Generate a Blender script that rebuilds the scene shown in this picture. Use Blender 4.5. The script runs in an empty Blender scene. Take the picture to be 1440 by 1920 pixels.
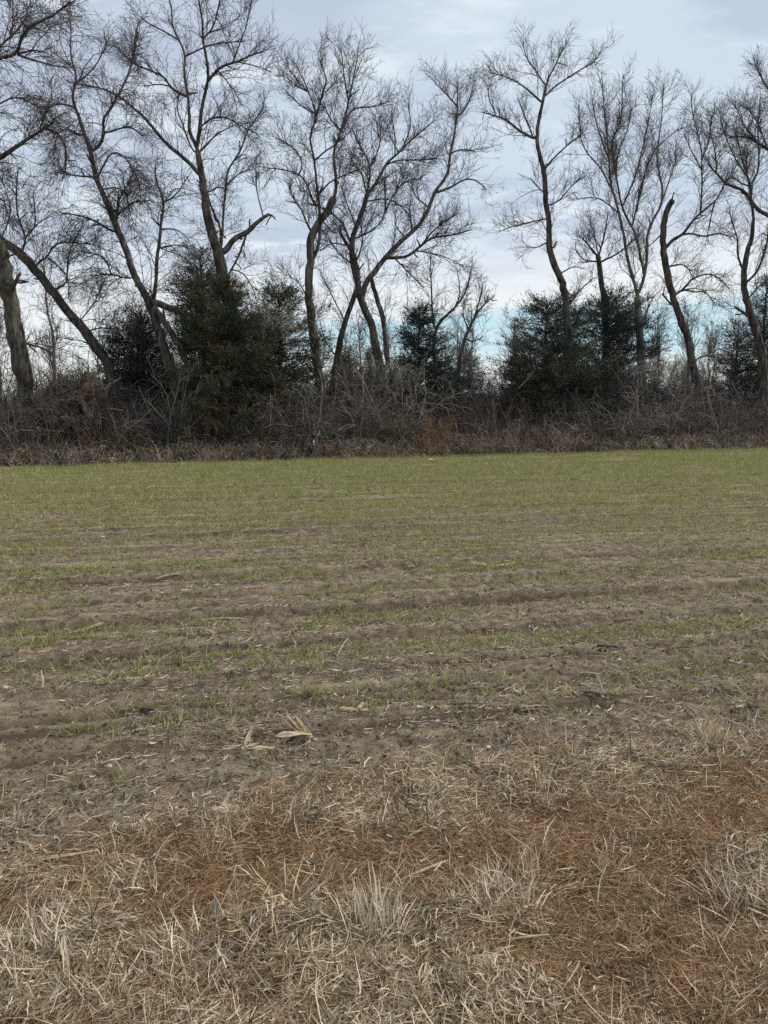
import bpy, math
import numpy as np
from mathutils import Vector

R0 = np.random.default_rng(7)
PI = math.pi
scene = bpy.context.scene
col = scene.collection

# ---------------------------------------------------------------- camera
CAM_H = 1.65
PITCH = math.radians(8.37)           # looking down
FPX = 1440.0
cam_d = bpy.data.cameras.new('camera')
cam_d.sensor_fit = 'VERTICAL'; cam_d.sensor_height = 36.0; cam_d.sensor_width = 27.0; cam_d.lens = 27.0
cam_d.clip_start = 0.05; cam_d.clip_end = 6000
cam = bpy.data.objects.new('camera', cam_d)
cam.location = (0, 0, CAM_H); cam.rotation_euler = (PI / 2 - PITCH, 0, 0)
col.objects.link(cam); scene.camera = cam

# ---------------------------------------------------------------- world, sun, exposure
SUN_EL, SUN_AZ = math.radians(42), math.radians(82)      # azimuth clockwise from +Y (the way the camera looks)
world = bpy.data.worlds.new("World"); scene.world = world
world.use_nodes = True
wt = world.node_tree; wt.nodes.clear()
def wn(t, **kw):
    n = wt.nodes.new(t)
    for k, v in kw.items(): setattr(n, k, v)
    return n
def wl(a, b): wt.links.new(a, b)
def wmath(op, a, b=None, c=None, clamp=False):
    n = wn('ShaderNodeMath', operation=op, use_clamp=clamp)
    for i, v in enumerate((a, b, c)):
        if v is None: continue
        if isinstance(v, (int, float)): n.inputs[i].default_value = v
        else: wl(v, n.inputs[i])
    return n.outputs[0]
def wstep(x, lo, hi):
    n = wn('ShaderNodeMapRange', interpolation_type='SMOOTHSTEP')
    wl(x, n.inputs[0]); n.inputs[1].default_value = lo; n.inputs[2].default_value = hi
    return n.outputs[0]
def wmix(f, a, b):
    n = wn('ShaderNodeMix', data_type='RGBA')
    if isinstance(f, (int, float)): n.inputs[0].default_value = f
    else: wl(f, n.inputs[0])
    for i, v in ((6, a), (7, b)):
        if isinstance(v, tuple): n.inputs[i].default_value = tuple(c * 6.3 for c in v) + (1,)
        else: wl(v, n.inputs[i])
    return n.outputs[2]
tc = wn('ShaderNodeTexCoord'); sx = wn('ShaderNodeSeparateXYZ'); wl(tc.outputs['Generated'], sx.inputs[0])
dx, dy, dz = sx.outputs
zc_ = wmath('MAXIMUM', dz, 0.0)
zz = wmath('ADD', zc_, 0.10)
pl = wn('ShaderNodeCombineXYZ'); wl(wmath('DIVIDE', dx, zz), pl.inputs[0]); wl(wmath('DIVIDE', dy, zz), pl.inputs[1])
def wnoise(scale, detail, rough, off=0.0, sy=1.0):
    mp = wn('ShaderNodeMapping'); wl(pl.outputs[0], mp.inputs[0]); mp.inputs['Location'].default_value = (off, off * .7, off * .3)
    mp.inputs['Scale'].default_value = (1, sy, 1)
    n = wn('ShaderNodeTexNoise'); wl(mp.outputs[0], n.inputs['Vector'])
    n.inputs['Scale'].default_value = scale; n.inputs['Detail'].default_value = detail; n.inputs['Roughness'].default_value = rough
    return n.outputs[0]
n1 = wnoise(1.5, 5, .55, 3.1, 1.5); n2 = wnoise(2.4, 6, .6, 8.3, 1.8); n3 = wnoise(1.1, 4, .5, 1.7, 1.6)
sky_tex = wn('ShaderNodeTexSky', sky_type='NISHITA', sun_disc=False, sun_elevation=SUN_EL, sun_rotation=SUN_AZ)
CL_LAV, CL_MID, CL_BRI = (.395, .450, .545), (.480, .550, .625), (.585, .645, .685)
c = wmix(wstep(n1, .40, .58), CL_LAV, CL_MID)
c = wmix(wstep(n2, .49, .68), c, CL_BRI)
# the deck brightens to white towards its far edge, beyond which lies a strip of clear pale sky
az = wmath('ARCTAN2', dx, dy)
el = wmath('ARCSINE', dz)
edge = wmath('ADD', wmath('MULTIPLY', az, 0.055), 0.107)
edge = wmath('ADD', edge, wmath('MULTIPLY', wmath('SUBTRACT', n3, .5), 0.05))
rel = wmath('SUBTRACT', el, edge)
c = wmix(wstep(wmath('MULTIPLY', rel, -1.0), -.11, 0.0), c, (.66, .685, .70))
n4 = wnoise(1.6, 6, .6, 5.3, 5.0)
clear = wmath('MULTIPLY', wstep(wmath('MULTIPLY', rel, -1.0), -.004, .014), wstep(az, -.50, .05))
clear = wmath('MULTIPLY', clear, wmath('ADD', wmath('MULTIPLY', wstep(n4, .38, .62), .45), .5))
c = wmix(clear, c, (.345, .56, .65))
c = wmix(wstep(wmath('MULTIPLY', el, -1.0), -.075, -.02), c, (.64, .655, .63))
ns = wn('ShaderNodeMix', data_type='RGBA'); ns.inputs[0].default_value = 0.06
wl(c, ns.inputs[6]); wl(sky_tex.outputs[0], ns.inputs[7])
bg = wn('ShaderNodeBackground'); bg.inputs[1].default_value = 0.10
wl(ns.outputs[2], bg.inputs[0])
wo = wn('ShaderNodeOutputWorld'); wl(bg.outputs[0], wo.inputs[0])

sun_d = bpy.data.lights.new('sun', 'SUN'); sun_d.energy = 1.5; sun_d.angle = math.radians(20); sun_d.color = (1, .93, .82)
sun = bpy.data.objects.new('sun', sun_d); col.objects.link(sun)
sdir = Vector((math.sin(SUN_AZ) * math.cos(SUN_EL), math.cos(SUN_AZ) * math.cos(SUN_EL), math.sin(SUN_EL)))
sun.rotation_euler = sdir.to_track_quat('Z', 'Y').to_euler(); sun.location = (20, -5, 40)

vs = scene.view_settings
vs.view_transform = 'Standard'; vs.look = 'None'; vs.exposure = 1.1; vs.gamma = 1.0; vs.use_curve_mapping = False
scene.render.engine = 'CYCLES'
scene.cycles.max_bounces = 5; scene.cycles.diffuse_bounces = 3; scene.cycles.glossy_bounces = 1
scene.cycles.use_denoising = False

# ---------------------------------------------------------------- helpers: mapping photo measurements to the place
cp, sp_ = math.cos(PITCH), math.sin(PITCH)
def ray(px, py):
    a = (px - 720) / FPX; b = (960 - py) / FPX
    return np.array([a, b * sp_ + cp, b * cp - sp_])
def at_depth(px, py, Y):
    d = ray(px, py); k = Y / d[1]
    return np.array([0, 0, CAM_H]) + d * k
def on_ground(px, py, z=0.0):
    d = ray(px, py); k = (z - CAM_H) / d[2]
    return np.array([0, 0, CAM_H]) + d * k
def hedge_y(x): return 22.6 + 0.318 * x            # the front edge of the hedgerow on the ground
def hedge_depth(px, back=0.0):
    k = (px - 720) / FPX
    return (22.6 + back) / (1 - 0.318 * k)

# ---------------------------------------------------------------- helpers: noise, meshes, materials
def vnoise(x, y, seed=0):
    x = np.asarray(x, float); y = np.asarray(y, float)
    xi = np.floor(x).astype(np.int64); yi = np.floor(y).astype(np.int64)
    fx = x - xi; fy = y - yi; fx = fx * fx * (3 - 2 * fx); fy = fy * fy * (3 - 2 * fy)
    def h(a, b):
        n = (a * 374761393 + b * 668265263 + seed * 982451653) & 0x7fffffff
        n = ((n ^ (n >> 13)) * 1274126177) & 0x7fffffff
        return ((n ^ (n >> 16)) & 0xffff) / 65535.0
    return (h(xi, yi) * (1 - fx) + h(xi + 1, yi) * fx) * (1 - fy) + (h(xi, yi + 1) * (1 - fx) + h(xi + 1, yi + 1) * fx) * fy
def fbm(x, y, seed=0, o=3):
    s = 0; a = .5; t = 0
    for i in range(o):
        s = s + a * vnoise(x * 2 ** i, y * 2 ** i, seed + i * 17); t += a; a *= .5
    return s / t
def sstep(x, a, b):
    t = np.clip((x - a) / (b - a), 0, 1); return t * t * (3 - 2 * t)

def make_mesh(name, V, F, mat, v=None, smooth=True):
    """F: array (n,3|4) or list of such arrays. v: per-vertex strand value."""
    me = bpy.data.meshes.new(name)
    V = np.ascontiguousarray(V, np.float32).reshape(-1, 3)
    Fs = F if isinstance(F, list) else [F]
    loops = np.concatenate([f.ravel() for f in Fs]).astype(np.int32)
    tot = np.concatenate([np.full(len(f), f.shape[1], np.int32) for f in Fs])
    st = np.concatenate([[0], np.cumsum(tot)[:-1]]).astype(np.int32)
    me.vertices.add(len(V)); me.vertices.foreach_set('co', V.ravel())
    me.loops.add(len(loops)); me.loops.foreach_set('vertex_index', loops)
    me.polygons.add(len(tot)); me.polygons.foreach_set('loop_start', st); me.polygons.foreach_set('loop_total', tot)
    me.polygons.foreach_set('use_smooth', np.full(len(tot), smooth))
    if v is not None:
        at = me.attributes.new('v', 'FLOAT', 'POINT'); at.data.foreach_set('value', np.ascontiguousarray(v, np.float32))
    me.update(calc_edges=True)
    me.materials.append(mat)
    return me
def link(name, me, parent=None, loc=None, **props):
    o = bpy.data.objects.new(name, me); col.objects.link(o)
    if parent is not None: o.parent = parent
    if loc is not None: o.location = loc
    for k, w in props.items(): o[k] = w
    return o
def thing(name, label, cat, loc=(0, 0, 0), rotz=0.0, group=None):
    o = bpy.data.objects.new(name, None); col.objects.link(o); o.empty_display_size = .2
    o.location = loc; o.rotation_euler = (0, 0, rotz); o['label'] = label; o['category'] = cat
    if group: o['group'] = group
    return o
def copy_tree(root, loc, rotz, scale=1.0, label=None, tilt=(0, 0)):
    r = root.copy(); col.objects.link(r); r.location = loc; r.rotation_euler = (tilt[0], tilt[1], rotz); r.scale = (scale,) * 3
    if label: r['label'] = label
    for ch in list(root.children):
        c_ = ch.copy(); col.objects.link(c_); c_.parent = r
        for g in ch.children:
            d_ = g.copy(); col.objects.link(d_); d_.parent = c_
    return r

class MB:
    """collects pieces into one mesh"""
    def __init__(s): s.V = []; s.F = {3: [], 4: []}; s.v = []; s.n = 0
    def add(s, V, F, v=None):
        V = np.asarray(V, float).reshape(-1, 3)
        for f in (F if isinstance(F, list) else [F]):
            if len(f): s.F[f.shape[1]].append(np.asarray(f) + s.n)
        s.V.append(V); s.v.append(np.full(len(V), .5) if v is None else np.broadcast_to(np.asarray(v, float), (len(V),)).copy()); s.n += len(V)
        return s
    def mesh(s, name, mat, smooth=True, origin=None):
        V = np.concatenate(s.V)
        if origin is not None: V = V - np.asarray(origin)
        return make_mesh(name, V, [np.concatenate(s.F[k]) for k in (3, 4) if s.F[k]], mat, np.concatenate(s.v), smooth)

def norm(a): return a / np.maximum(np.linalg.norm(a, axis=-1, keepdims=True), 1e-9)
def tubes(P, R, S=3, rng=R0, rough=0.0):
    """batch of tubes: P (N,K,3), R (N,K) -> V, quads, strand index per vertex"""
    N, K, _ = P.shape
    T = np.empty_like(P); T[:, 1:-1] = P[:, 2:] - P[:, :-2]; T[:, 0] = P[:, 1] - P[:, 0]; T[:, -1] = P[:, -1] - P[:, -2]
    T = norm(T)
    mean = norm(P[:, -1] - P[:, 0])
    ref = norm(np.cross(mean, norm(rng.normal(size=(N, 3)))))[:, None, :]
    U = norm(ref - (ref * T).sum(-1, keepdims=True) * T); W = np.cross(T, U)
    a = np.arange(S) * 2 * PI / S
    rr = R[:, :, None] * np.ones(S)
    if rough: rr = rr * (1 + rough * rng.normal(size=rr.shape))
    V = P[:, :, None, :] + rr[..., None] * (np.cos(a)[None, None, :, None] * U[:, :, None, :] + np.sin(a)[None, None, :, None] * W[:, :, None, :])
    base = (np.arange(N) * K * S)[:, None, None] + (np.arange(K - 1) * S)[None, :, None]
    j = np.arange(S)[None, None, :]; j2 = (j + 1) % S
    F = np.stack([base + j, base + j2, base + S + j2, base + S + j], -1).reshape(-1, 4)
    return V.reshape(-1, 3), F, np.repeat(np.arange(N), K * S)

def resample(pts, n):
    """Catmull-Rom through pts, n points evenly along it"""
    pts = np.asarray(pts, float)
    if len(pts) == 2: return pts[0] + (pts[1] - pts[0]) * np.linspace(0, 1, n)[:, None]
    q = np.vstack([2 * pts[0] - pts[1], pts, 2 * pts[-1] - pts[-2]])
    out = []
    for i in range(1, len(q) - 2):
        t = np.linspace(0, 1, 12, endpoint=False)[:, None]
        a, b, c2, d = q[i - 1], q[i], q[i + 1], q[i + 2]
        out.append(.5 * (2 * b + (c2 - a) * t + (2 * a - 5 * b + 4 * c2 - d) * t ** 2 + (3 * b - a - 3 * c2 + d) * t ** 3))
    out.append(pts[-1:]); o = np.vstack(out)
    s = np.concatenate([[0], np.cumsum(np.linalg.norm(np.diff(o, axis=0), axis=1))])
    u = np.linspace(0, s[-1], n)
    return np.stack([np.interp(u, s, o[:, k]) for k in range(o.shape[1])], 1)

def spawn(P, R, rng, dens, lens, ang, up=0.25, curve=0.12, K=5, t0=.15, rr=(.45, .0035), tip=.35, shrink=.5, n_each=None, wob=.16, rlen=.012):
    """children of a batch of parents"""
    N, Kp, _ = P.shape
    seg = np.diff(P, axis=1); sl = np.linalg.norm(seg, axis=-1); L = sl.sum(1)
    n = rng.poisson(L * dens) if n_each is None else np.full(N, n_each)
    idx = np.repeat(np.arange(N), n); M = len(idx)
    t = rng.uniform(t0, 1, M); f = np.minimum(t * (Kp - 1), Kp - 1.001); i = f.astype(int); w = (f - i)[:, None]
    pos = P[idx, i] * (1 - w) + P[idx, i + 1] * w
    rad = R[idx, i] * (1 - w[:, 0]) + R[idx, i + 1] * w[:, 0]
    tan = norm(seg[idx, i])
    pr = rng.normal(size=(M, 3)); pr = norm(pr - (pr * tan).sum(1, keepdims=True) * tan)
    a = np.radians(rng.uniform(ang[0], ang[1], M))[:, None]
    d = tan * np.cos(a) + pr * np.sin(a); d[:, 2] += up; d = norm(d)
    ln = rng.uniform(lens[0], lens[1], M) * (1 - shrink * t)
    Q = np.empty((M, K, 3)); Q[:, 0] = pos
    cu = curve if np.ndim(curve) == 0 else rng.uniform(curve[0], curve[1], M)
    for k in range(1, K):
        Q[:, k] = Q[:, k - 1] + d * (ln / (K - 1))[:, None]
        d = d + rng.normal(size=(M, 3)) * wob; d[:, 2] += cu; d = norm(d)
    r0 = np.clip(np.minimum(rad * rr[0] * 1.6, ln * rlen), rr[1], None)
    RR = r0[:, None] * (1 + (tip - 1) * np.linspace(0, 1, K))[None, :]
    return Q, np.maximum(RR, rr[1] * .55)

# ---- materials
def mat(name, ramp, noise=0.0, nscale=3.0, rough=.85, by='v', bump=0.0, bscale=40, spec=.25, rand=0.0, stretch=(1, 1, 1), noise_col=None, nrange=(.45, .65), trans=0.0):
    m = bpy.data.materials.new(name); m.use_nodes = True
    nt = m.node_tree; b = nt.nodes['Principled BSDF']; b.inputs['Roughness'].default_value = rough
    b.inputs['Specular IOR Level'].default_value = spec
    r = nt.nodes.new('ShaderNodeValToRGB'); e = r.color_ramp.elements
    while len(e) < len(ramp): e.new(.5)
    for k, (p, c3) in enumerate(ramp): e[k].position = p; e[k].color = (*c3, 1)
    tcn = nt.nodes.new('ShaderNodeTexCoord'); mp = nt.nodes.new('ShaderNodeMapping'); mp.inputs['Scale'].default_value = stretch
    nt.links.new(tcn.outputs['Object'], mp.inputs[0])
    if by == 'v':
        at = nt.nodes.new('ShaderNodeAttribute'); at.attribute_name = 'v'; src = at.outputs['Fac']
    else:
        n = nt.nodes.new('ShaderNodeTexNoise'); n.inputs['Scale'].default_value = nscale; n.inputs['Detail'].default_value = 6
        n.inputs['Roughness'].default_value = .65
        nt.links.new(mp.outputs[0], n.inputs['Vector']); src = n.outputs[0]
    if rand:
        oi = nt.nodes.new('ShaderNodeObjectInfo'); ma = nt.nodes.new('ShaderNodeMath'); ma.operation = 'MULTIPLY_ADD'
        nt.links.new(oi.outputs['Random'], ma.inputs[0]); ma.inputs[1].default_value = rand; ma.inputs[2].default_value = -rand / 2
        ad = nt.nodes.new('ShaderNodeMath'); ad.operation = 'ADD'; ad.use_clamp = True
        nt.links.new(src, ad.inputs[0]); nt.links.new(ma.outputs[0], ad.inputs[1]); src = ad.outputs[0]
    nt.links.new(src, r.inputs[0]); colr = r.outputs[0]
    if noise_col:
        n = nt.nodes.new('ShaderNodeTexNoise'); n.inputs['Scale'].default_value = noise or 1.0; n.inputs['Detail'].default_value = 4
        nt.links.new(tcn.outputs['Object'], n.inputs['Vector'])
        mr = nt.nodes.new('ShaderNodeMapRange'); mr.inputs[1].default_value = nrange[0]; mr.inputs[2].default_value = nrange[1]
        nt.links.new(n.outputs[0], mr.inputs[0])
        mx = nt.nodes.new('ShaderNodeMix'); mx.data_type = 'RGBA'; nt.links.new(mr.outputs[0], mx.inputs[0])
        nt.links.new(colr, mx.inputs[6]); mx.inputs[7].default_value = (*noise_col, 1); colr = mx.outputs[2]
    nt.links.new(colr, b.inputs['Base Color'])
    if bump:
        n = nt.nodes.new('ShaderNodeTexNoise'); n.inputs['Scale'].default_value = bscale; n.inputs['Detail'].default_value = 4
        nt.links.new(mp.outputs[0], n.inputs['Vector'])
        bm_ = nt.nodes.new('ShaderNodeBump'); bm_.inputs['Strength'].default_value = bump; bm_.inputs['Distance'].default_value = .02
        nt.links.new(n.outputs[0], bm_.inputs['Height']); nt.links.new(bm_.outputs[0], b.inputs['Normal'])
    if trans:
        tr = nt.nodes.new('ShaderNodeBsdfTranslucent'); nt.links.new(colr, tr.inputs[0])
        ms = nt.nodes.new('ShaderNodeMixShader'); ms.inputs[0].default_value = trans
        nt.links.new(b.outputs[0], ms.inputs[1]); nt.links.new(tr.outputs[0], ms.inputs[2])
        nt.links.new(ms.outputs[0], nt.nodes['Material Output'].inputs[0])
    return m
M = {}
M['bark'] = mat('bark', [(.36, (.015, .013, .011)), (.5, (.066, .057, .046)), (.64, (.18, .158, .13))], by='n', nscale=11, stretch=(1, 1, .22), bump=1.0, bscale=24, noise=1.3, noise_col=(.072, .074, .044), nrange=(.54, .76))
M['bark_pale'] = mat('bark_pale', [(.3, (.06, .052, .044)), (.5, (.14, .125, .105)), (.7, (.24, .22, .19))], by='n', nscale=9, stretch=(1, 1, .3), bump=.8, bscale=22, noise=1.1, noise_col=(.12, .125, .08), nrange=(.55, .75))
M['twig'] = mat('twig', [(0, (.050, .040, .039)), (.5, (.088, .071, .067)), (1, (.15, .125, .112))])
M['twig_grey'] = mat('twig_grey', [(0, (.048, .040, .034)), (.5, (.115, .100, .085)), (1, (.32, .285, .245))], rand=.35)
M['twig_brown'] = mat('twig_brown', [(0, (.045, .034, .028)), (.5, (.095, .070, .056)), (1, (.18, .14, .115))], rand=.25)
M['russet'] = mat('russet', [(0, (.10, .052, .030)), (.5, (.21, .118, .068)), (1, (.33, .215, .135))])
M['briar'] = mat('briar', [(0, (.10, .066, .056)), (.5, (.22, .16, .135)), (1, (.40, .32, .265))])
M['scar'] = mat('scar', [(.3, (.24, .15, .08)), (.5, (.38, .25, .14)), (.7, (.48, .36, .23))], by='n', nscale=14, stretch=(1, 1, .2), bump=.6, bscale=30)
M['moss'] = mat('moss', [(.3, (.045, .055, .018)), (.5, (.085, .10, .03)), (.7, (.12, .12, .05))], by='n', nscale=10, bump=.8)
M['cedar'] = mat('cedar', [(0, (.026, .036, .024)), (.5, (.062, .080, .052)), (1, (.12, .14, .088))], noise=1.2, noise_col=(.055, .045, .023), nrange=(.50, .72))
M['cedar_bronze'] = mat('cedar_bronze', [(0, (.034, .030, .017)), (.5, (.082, .064, .036)), (1, (.145, .11, .065))], noise=.9, noise_col=(.050, .068, .040), nrange=(.42, .58))
M['cedar_dark'] = mat('cedar_dark', [(0, (.018, .028, .023)), (.5, (.043, .060, .047)), (1, (.085, .11, .08))])
M['bramble'] = mat('bramble', [(0, (.035, .045, .02)), (.5, (.065, .08, .032)), (1, (.12, .13, .055))])
M['leaf_olive'] = mat('leaf_olive', [(0, (.08, .075, .04)), (.5, (.14, .13, .075)), (1, (.24, .22, .14))])
M['rootmass'] = mat('rootmass', [(.3, (.020, .015, .011)), (.5, (.065, .045, .032)), (.72, (.16, .112, .08))], by='n', nscale=5, bump=1.0, bscale=12)
M['deadwood'] = mat('deadwood', [(.3, (.06, .046, .035)), (.5, (.135, .108, .083)), (.7, (.26, .215, .175))], by='n', nscale=8, stretch=(1, 1, .3), bump=.5)
M['wheat'] = mat('wheat', [(0, (.15, .175, .05)), (.45, (.33, .35, .125)), (.8, (.48, .47, .22)), (1, (.64, .58, .36))], rand=.35, trans=.35)
M['straw'] = mat('straw', [(0, (.16, .11, .062)), (.3, (.40, .30, .175)), (.65, (.66, .53, .345)), (1, (.82, .72, .53))], rand=.3, trans=.12)
M['straw_grey'] = mat('straw_grey', [(0, (.12, .092, .066)), (.4, (.28, .222, .158)), (.8, (.50, .42, .315)), (1, (.68, .60, .48))], rand=.3)
M['thatch'] = mat('thatch', [(0, (.095, .050, .024)), (.45, (.265, .145, .068)), (.8, (.43, .27, .14)), (1, (.66, .53, .35))], rand=.3)
M['grass_green'] = mat('grass_green', [(0, (.055, .07, .025)), (.5, (.12, .135, .06)), (.8, (.24, .23, .13)), (1, (.42, .37, .24))], rand=.4, trans=.2)
M['bleached'] = mat('bleached', [(0, (.26, .19, .12)), (.5, (.64, .54, .40)), (1, (.82, .74, .60))])
M['husk'] = mat('husk', [(0, (.22, .15, .085)), (.5, (.46, .37, .22)), (1, (.62, .54, .37))], noise=9, noise_col=(.30, .19, .10), nrange=(.55, .75), bump=.35, bscale=25, stretch=(1, 1, 1), trans=.1)
M['husk_rust'] = mat('husk_rust', [(0, (.17, .095, .055)), (.5, (.31, .20, .125)), (1, (.44, .32, .215))], bump=.35, bscale=25)
M['leaf_grey'] = mat('leaf_grey', [(0, (.06, .053, .043)), (.5, (.15, .135, .11)), (1, (.26, .24, .20))], bump=.35, bscale=25)
M['stalk'] = mat('stalk', [(.3, (.20, .15, .09)), (.5, (.36, .29, .19)), (.7, (.50, .43, .31))], by='n', nscale=12, stretch=(1, 1, .2), bump=.4)
M['stalk_dark'] = mat('stalk_dark', [(.3, (.06, .045, .032)), (.5, (.13, .105, .08)), (.7, (.24, .20, .155))], by='n', nscale=12, stretch=(1, 1, .2), bump=.4)
M['pebble'] = mat('pebble', [(0, (.20, .16, .12)), (.5, (.36, .31, .25)), (1, (.58, .54, .47))], rand=.9, rough=.8)
M['stone'] = mat('stone', [(.3, (.36, .33, .29)), (.5, (.52, .49, .44)), (.7, (.62, .59, .54))], by='n', nscale=20, bump=.4)
M['stone_yellow'] = mat('stone_yellow', [(.3, (.36, .27, .14)), (.5, (.50, .39, .22)), (.7, (.60, .50, .31))], by='n', nscale=20, bump=.4)
M['stone_pink'] = mat('stone_pink', [(.3, (.40, .25, .16)), (.5, (.58, .38, .26)), (.7, (.66, .50, .37))], by='n', nscale=20, bump=.4)
M['clod'] = mat('clod', [(.3, (.15, .112, .077)), (.5, (.26, .203, .143)), (.7, (.37, .30, .215))], by='n', nscale=25, bump=1.0, bscale=60)
M['white'] = mat('white', [(.3, (.70, .68, .66)), (.6, (.82, .81, .80))], by='n', nscale=12)
M['red'] = mat('red', [(.3, (.32, .03, .05)), (.7, (.45, .05, .08))], by='n', nscale=9)
M['wire'] = mat('wire', [(.3, (.10, .09, .085)), (.7, (.18, .16, .15))], by='n', nscale=9, rough=.5)
M['wall'] = mat('wall', [(.3, (.36, .28, .26)), (.5, (.50, .41, .385)), (.7, (.56, .48, .46))], by='n', nscale=5, bump=.3)
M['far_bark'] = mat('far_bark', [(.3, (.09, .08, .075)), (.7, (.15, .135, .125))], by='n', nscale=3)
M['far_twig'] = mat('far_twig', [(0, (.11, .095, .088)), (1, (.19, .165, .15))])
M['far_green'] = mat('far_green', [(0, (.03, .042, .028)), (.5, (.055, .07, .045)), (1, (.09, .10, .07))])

# ---------------------------------------------------------------- the ground: one sheet
ROW = math.radians(12.9); RC, RS = math.cos(ROW), math.sin(ROW)
def across(x, y): return -x * RS + y * RC
def along(x, y): return x * RC + y * RS
T_V = 3.06
def verge_mask(x, y):        # 1 = dead grass verge, 0 = field
    t = across(x, y) + (fbm(x * 1.6, y * 1.6, 5) - .5) * .60 + (vnoise(x * 7, y * 7, 9) - .5) * .22
    tv = T_V - .10 + np.clip(x, -2.5, 2.6) * .07
    return 1 - sstep(t, tv - .50, tv + .20)
RUTS = [(5.78, .045, .075), (7.28, .030, .07), (5.02, .022, .06), (4.42, .018, .05), (8.4, .02, .07), (11.0, .022, .08), (14.2, .025, .10), (12.5, .034, .11), (6.5, .015, .05), (3.6, .014, .05), (9.6, .025, .14), (3.95, .015, .05), (16.0, .022, .10), (6.5, .015, .05), (3.6, .014, .05), (4.1, .012, .05), (4.75, .012, .05), (5.4, .012, .045), (6.15, .014, .05), (6.9, .012, .05), (7.7, .014, .055), (8.9, .014, .06), (9.3, .012, .05), (10.2, .014, .06), (10.6, .012, .06), (11.6, .016, .07), (13.2, .016, .08), (14.9, .016, .08), (15.6, .014, .08), (17.0, .016, .09), (18.2, .016, .10), (19.6, .016, .10)]
def height(x, y):
    x = np.asarray(x, float); y = np.asarray(y, float)
    t = across(x, y) + (fbm(along(x, y) * .35, y * .1, 31) - .5) * .16; vm = verge_mask(x, y)
    near = 1 - sstep(y, 14, 24)
    h = (.011 * np.cos(2 * PI * t / .76 + 1.2) + .008 * np.cos(2 * PI * t / .19)) * near
    for c0, dpt, w in RUTS:
        h = h - dpt * np.exp(-((t - c0) / w) ** 2) + .5 * dpt * np.exp(-((t - c0 - 1.7 * w) / w) ** 2)
    h = h + (fbm(x * 7, y * 7, 2) - .5) * .030 + (fbm(x * 18, y * 18, 12, 2) - .5) * .022 + (fbm(x * 42, y * 42, 14, 2) - .5) * .010 * (1 - sstep(y, 5, 9))
    hv = (fbm(x * 3.2, y * 3.2, 3) - .5) * .11 + (fbm(x * 14, y * 14, 13, 2) - .5) * .03
    h = h * (1 - vm) + hv * vm + (fbm(x * .5, y * .5, 4) - .5) * .06
    hedge = sstep(y - hedge_y(x), -.4, 1.2) * (1 - sstep(y - hedge_y(x), 7, 10))
    h = h + hedge * (.06 + .10 * (fbm(x * .9, y * .9, 6) - .5))
    return h * (1 - sstep(y, 60, 120)) * sstep(y, -6, 0)
ny, nx = 470, 360
ys = [-40, -20, -10, -6, -3, -1, 0, .6, 1.0]
y = 1.25
while y < 34: ys.append(y); y *= 1.0076
while y < 1600: ys.append(y); y *= 1.16
ys = np.array(ys); u = np.linspace(-1, 1, nx); u = np.sign(u) * np.abs(u) ** 1.15
hw = 3.0 + .75 * np.maximum(ys, 0) + sstep(ys, 30, 60) * ys
GX = hw[:, None] * u[None, :]; GX[:, 0] = -2400; GX[:, -1] = 2400; GY = np.repeat(ys[:, None], nx, 1)
GZ = height(GX, GY); GZ[:, [0, -1]] = 0
i, j = np.meshgrid(np.arange(len(ys) - 1), np.arange(nx - 1), indexing='ij')
q = (i * nx + j).ravel(); GF = np.stack([q, q + 1, q + nx + 1, q + nx], 1)

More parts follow.
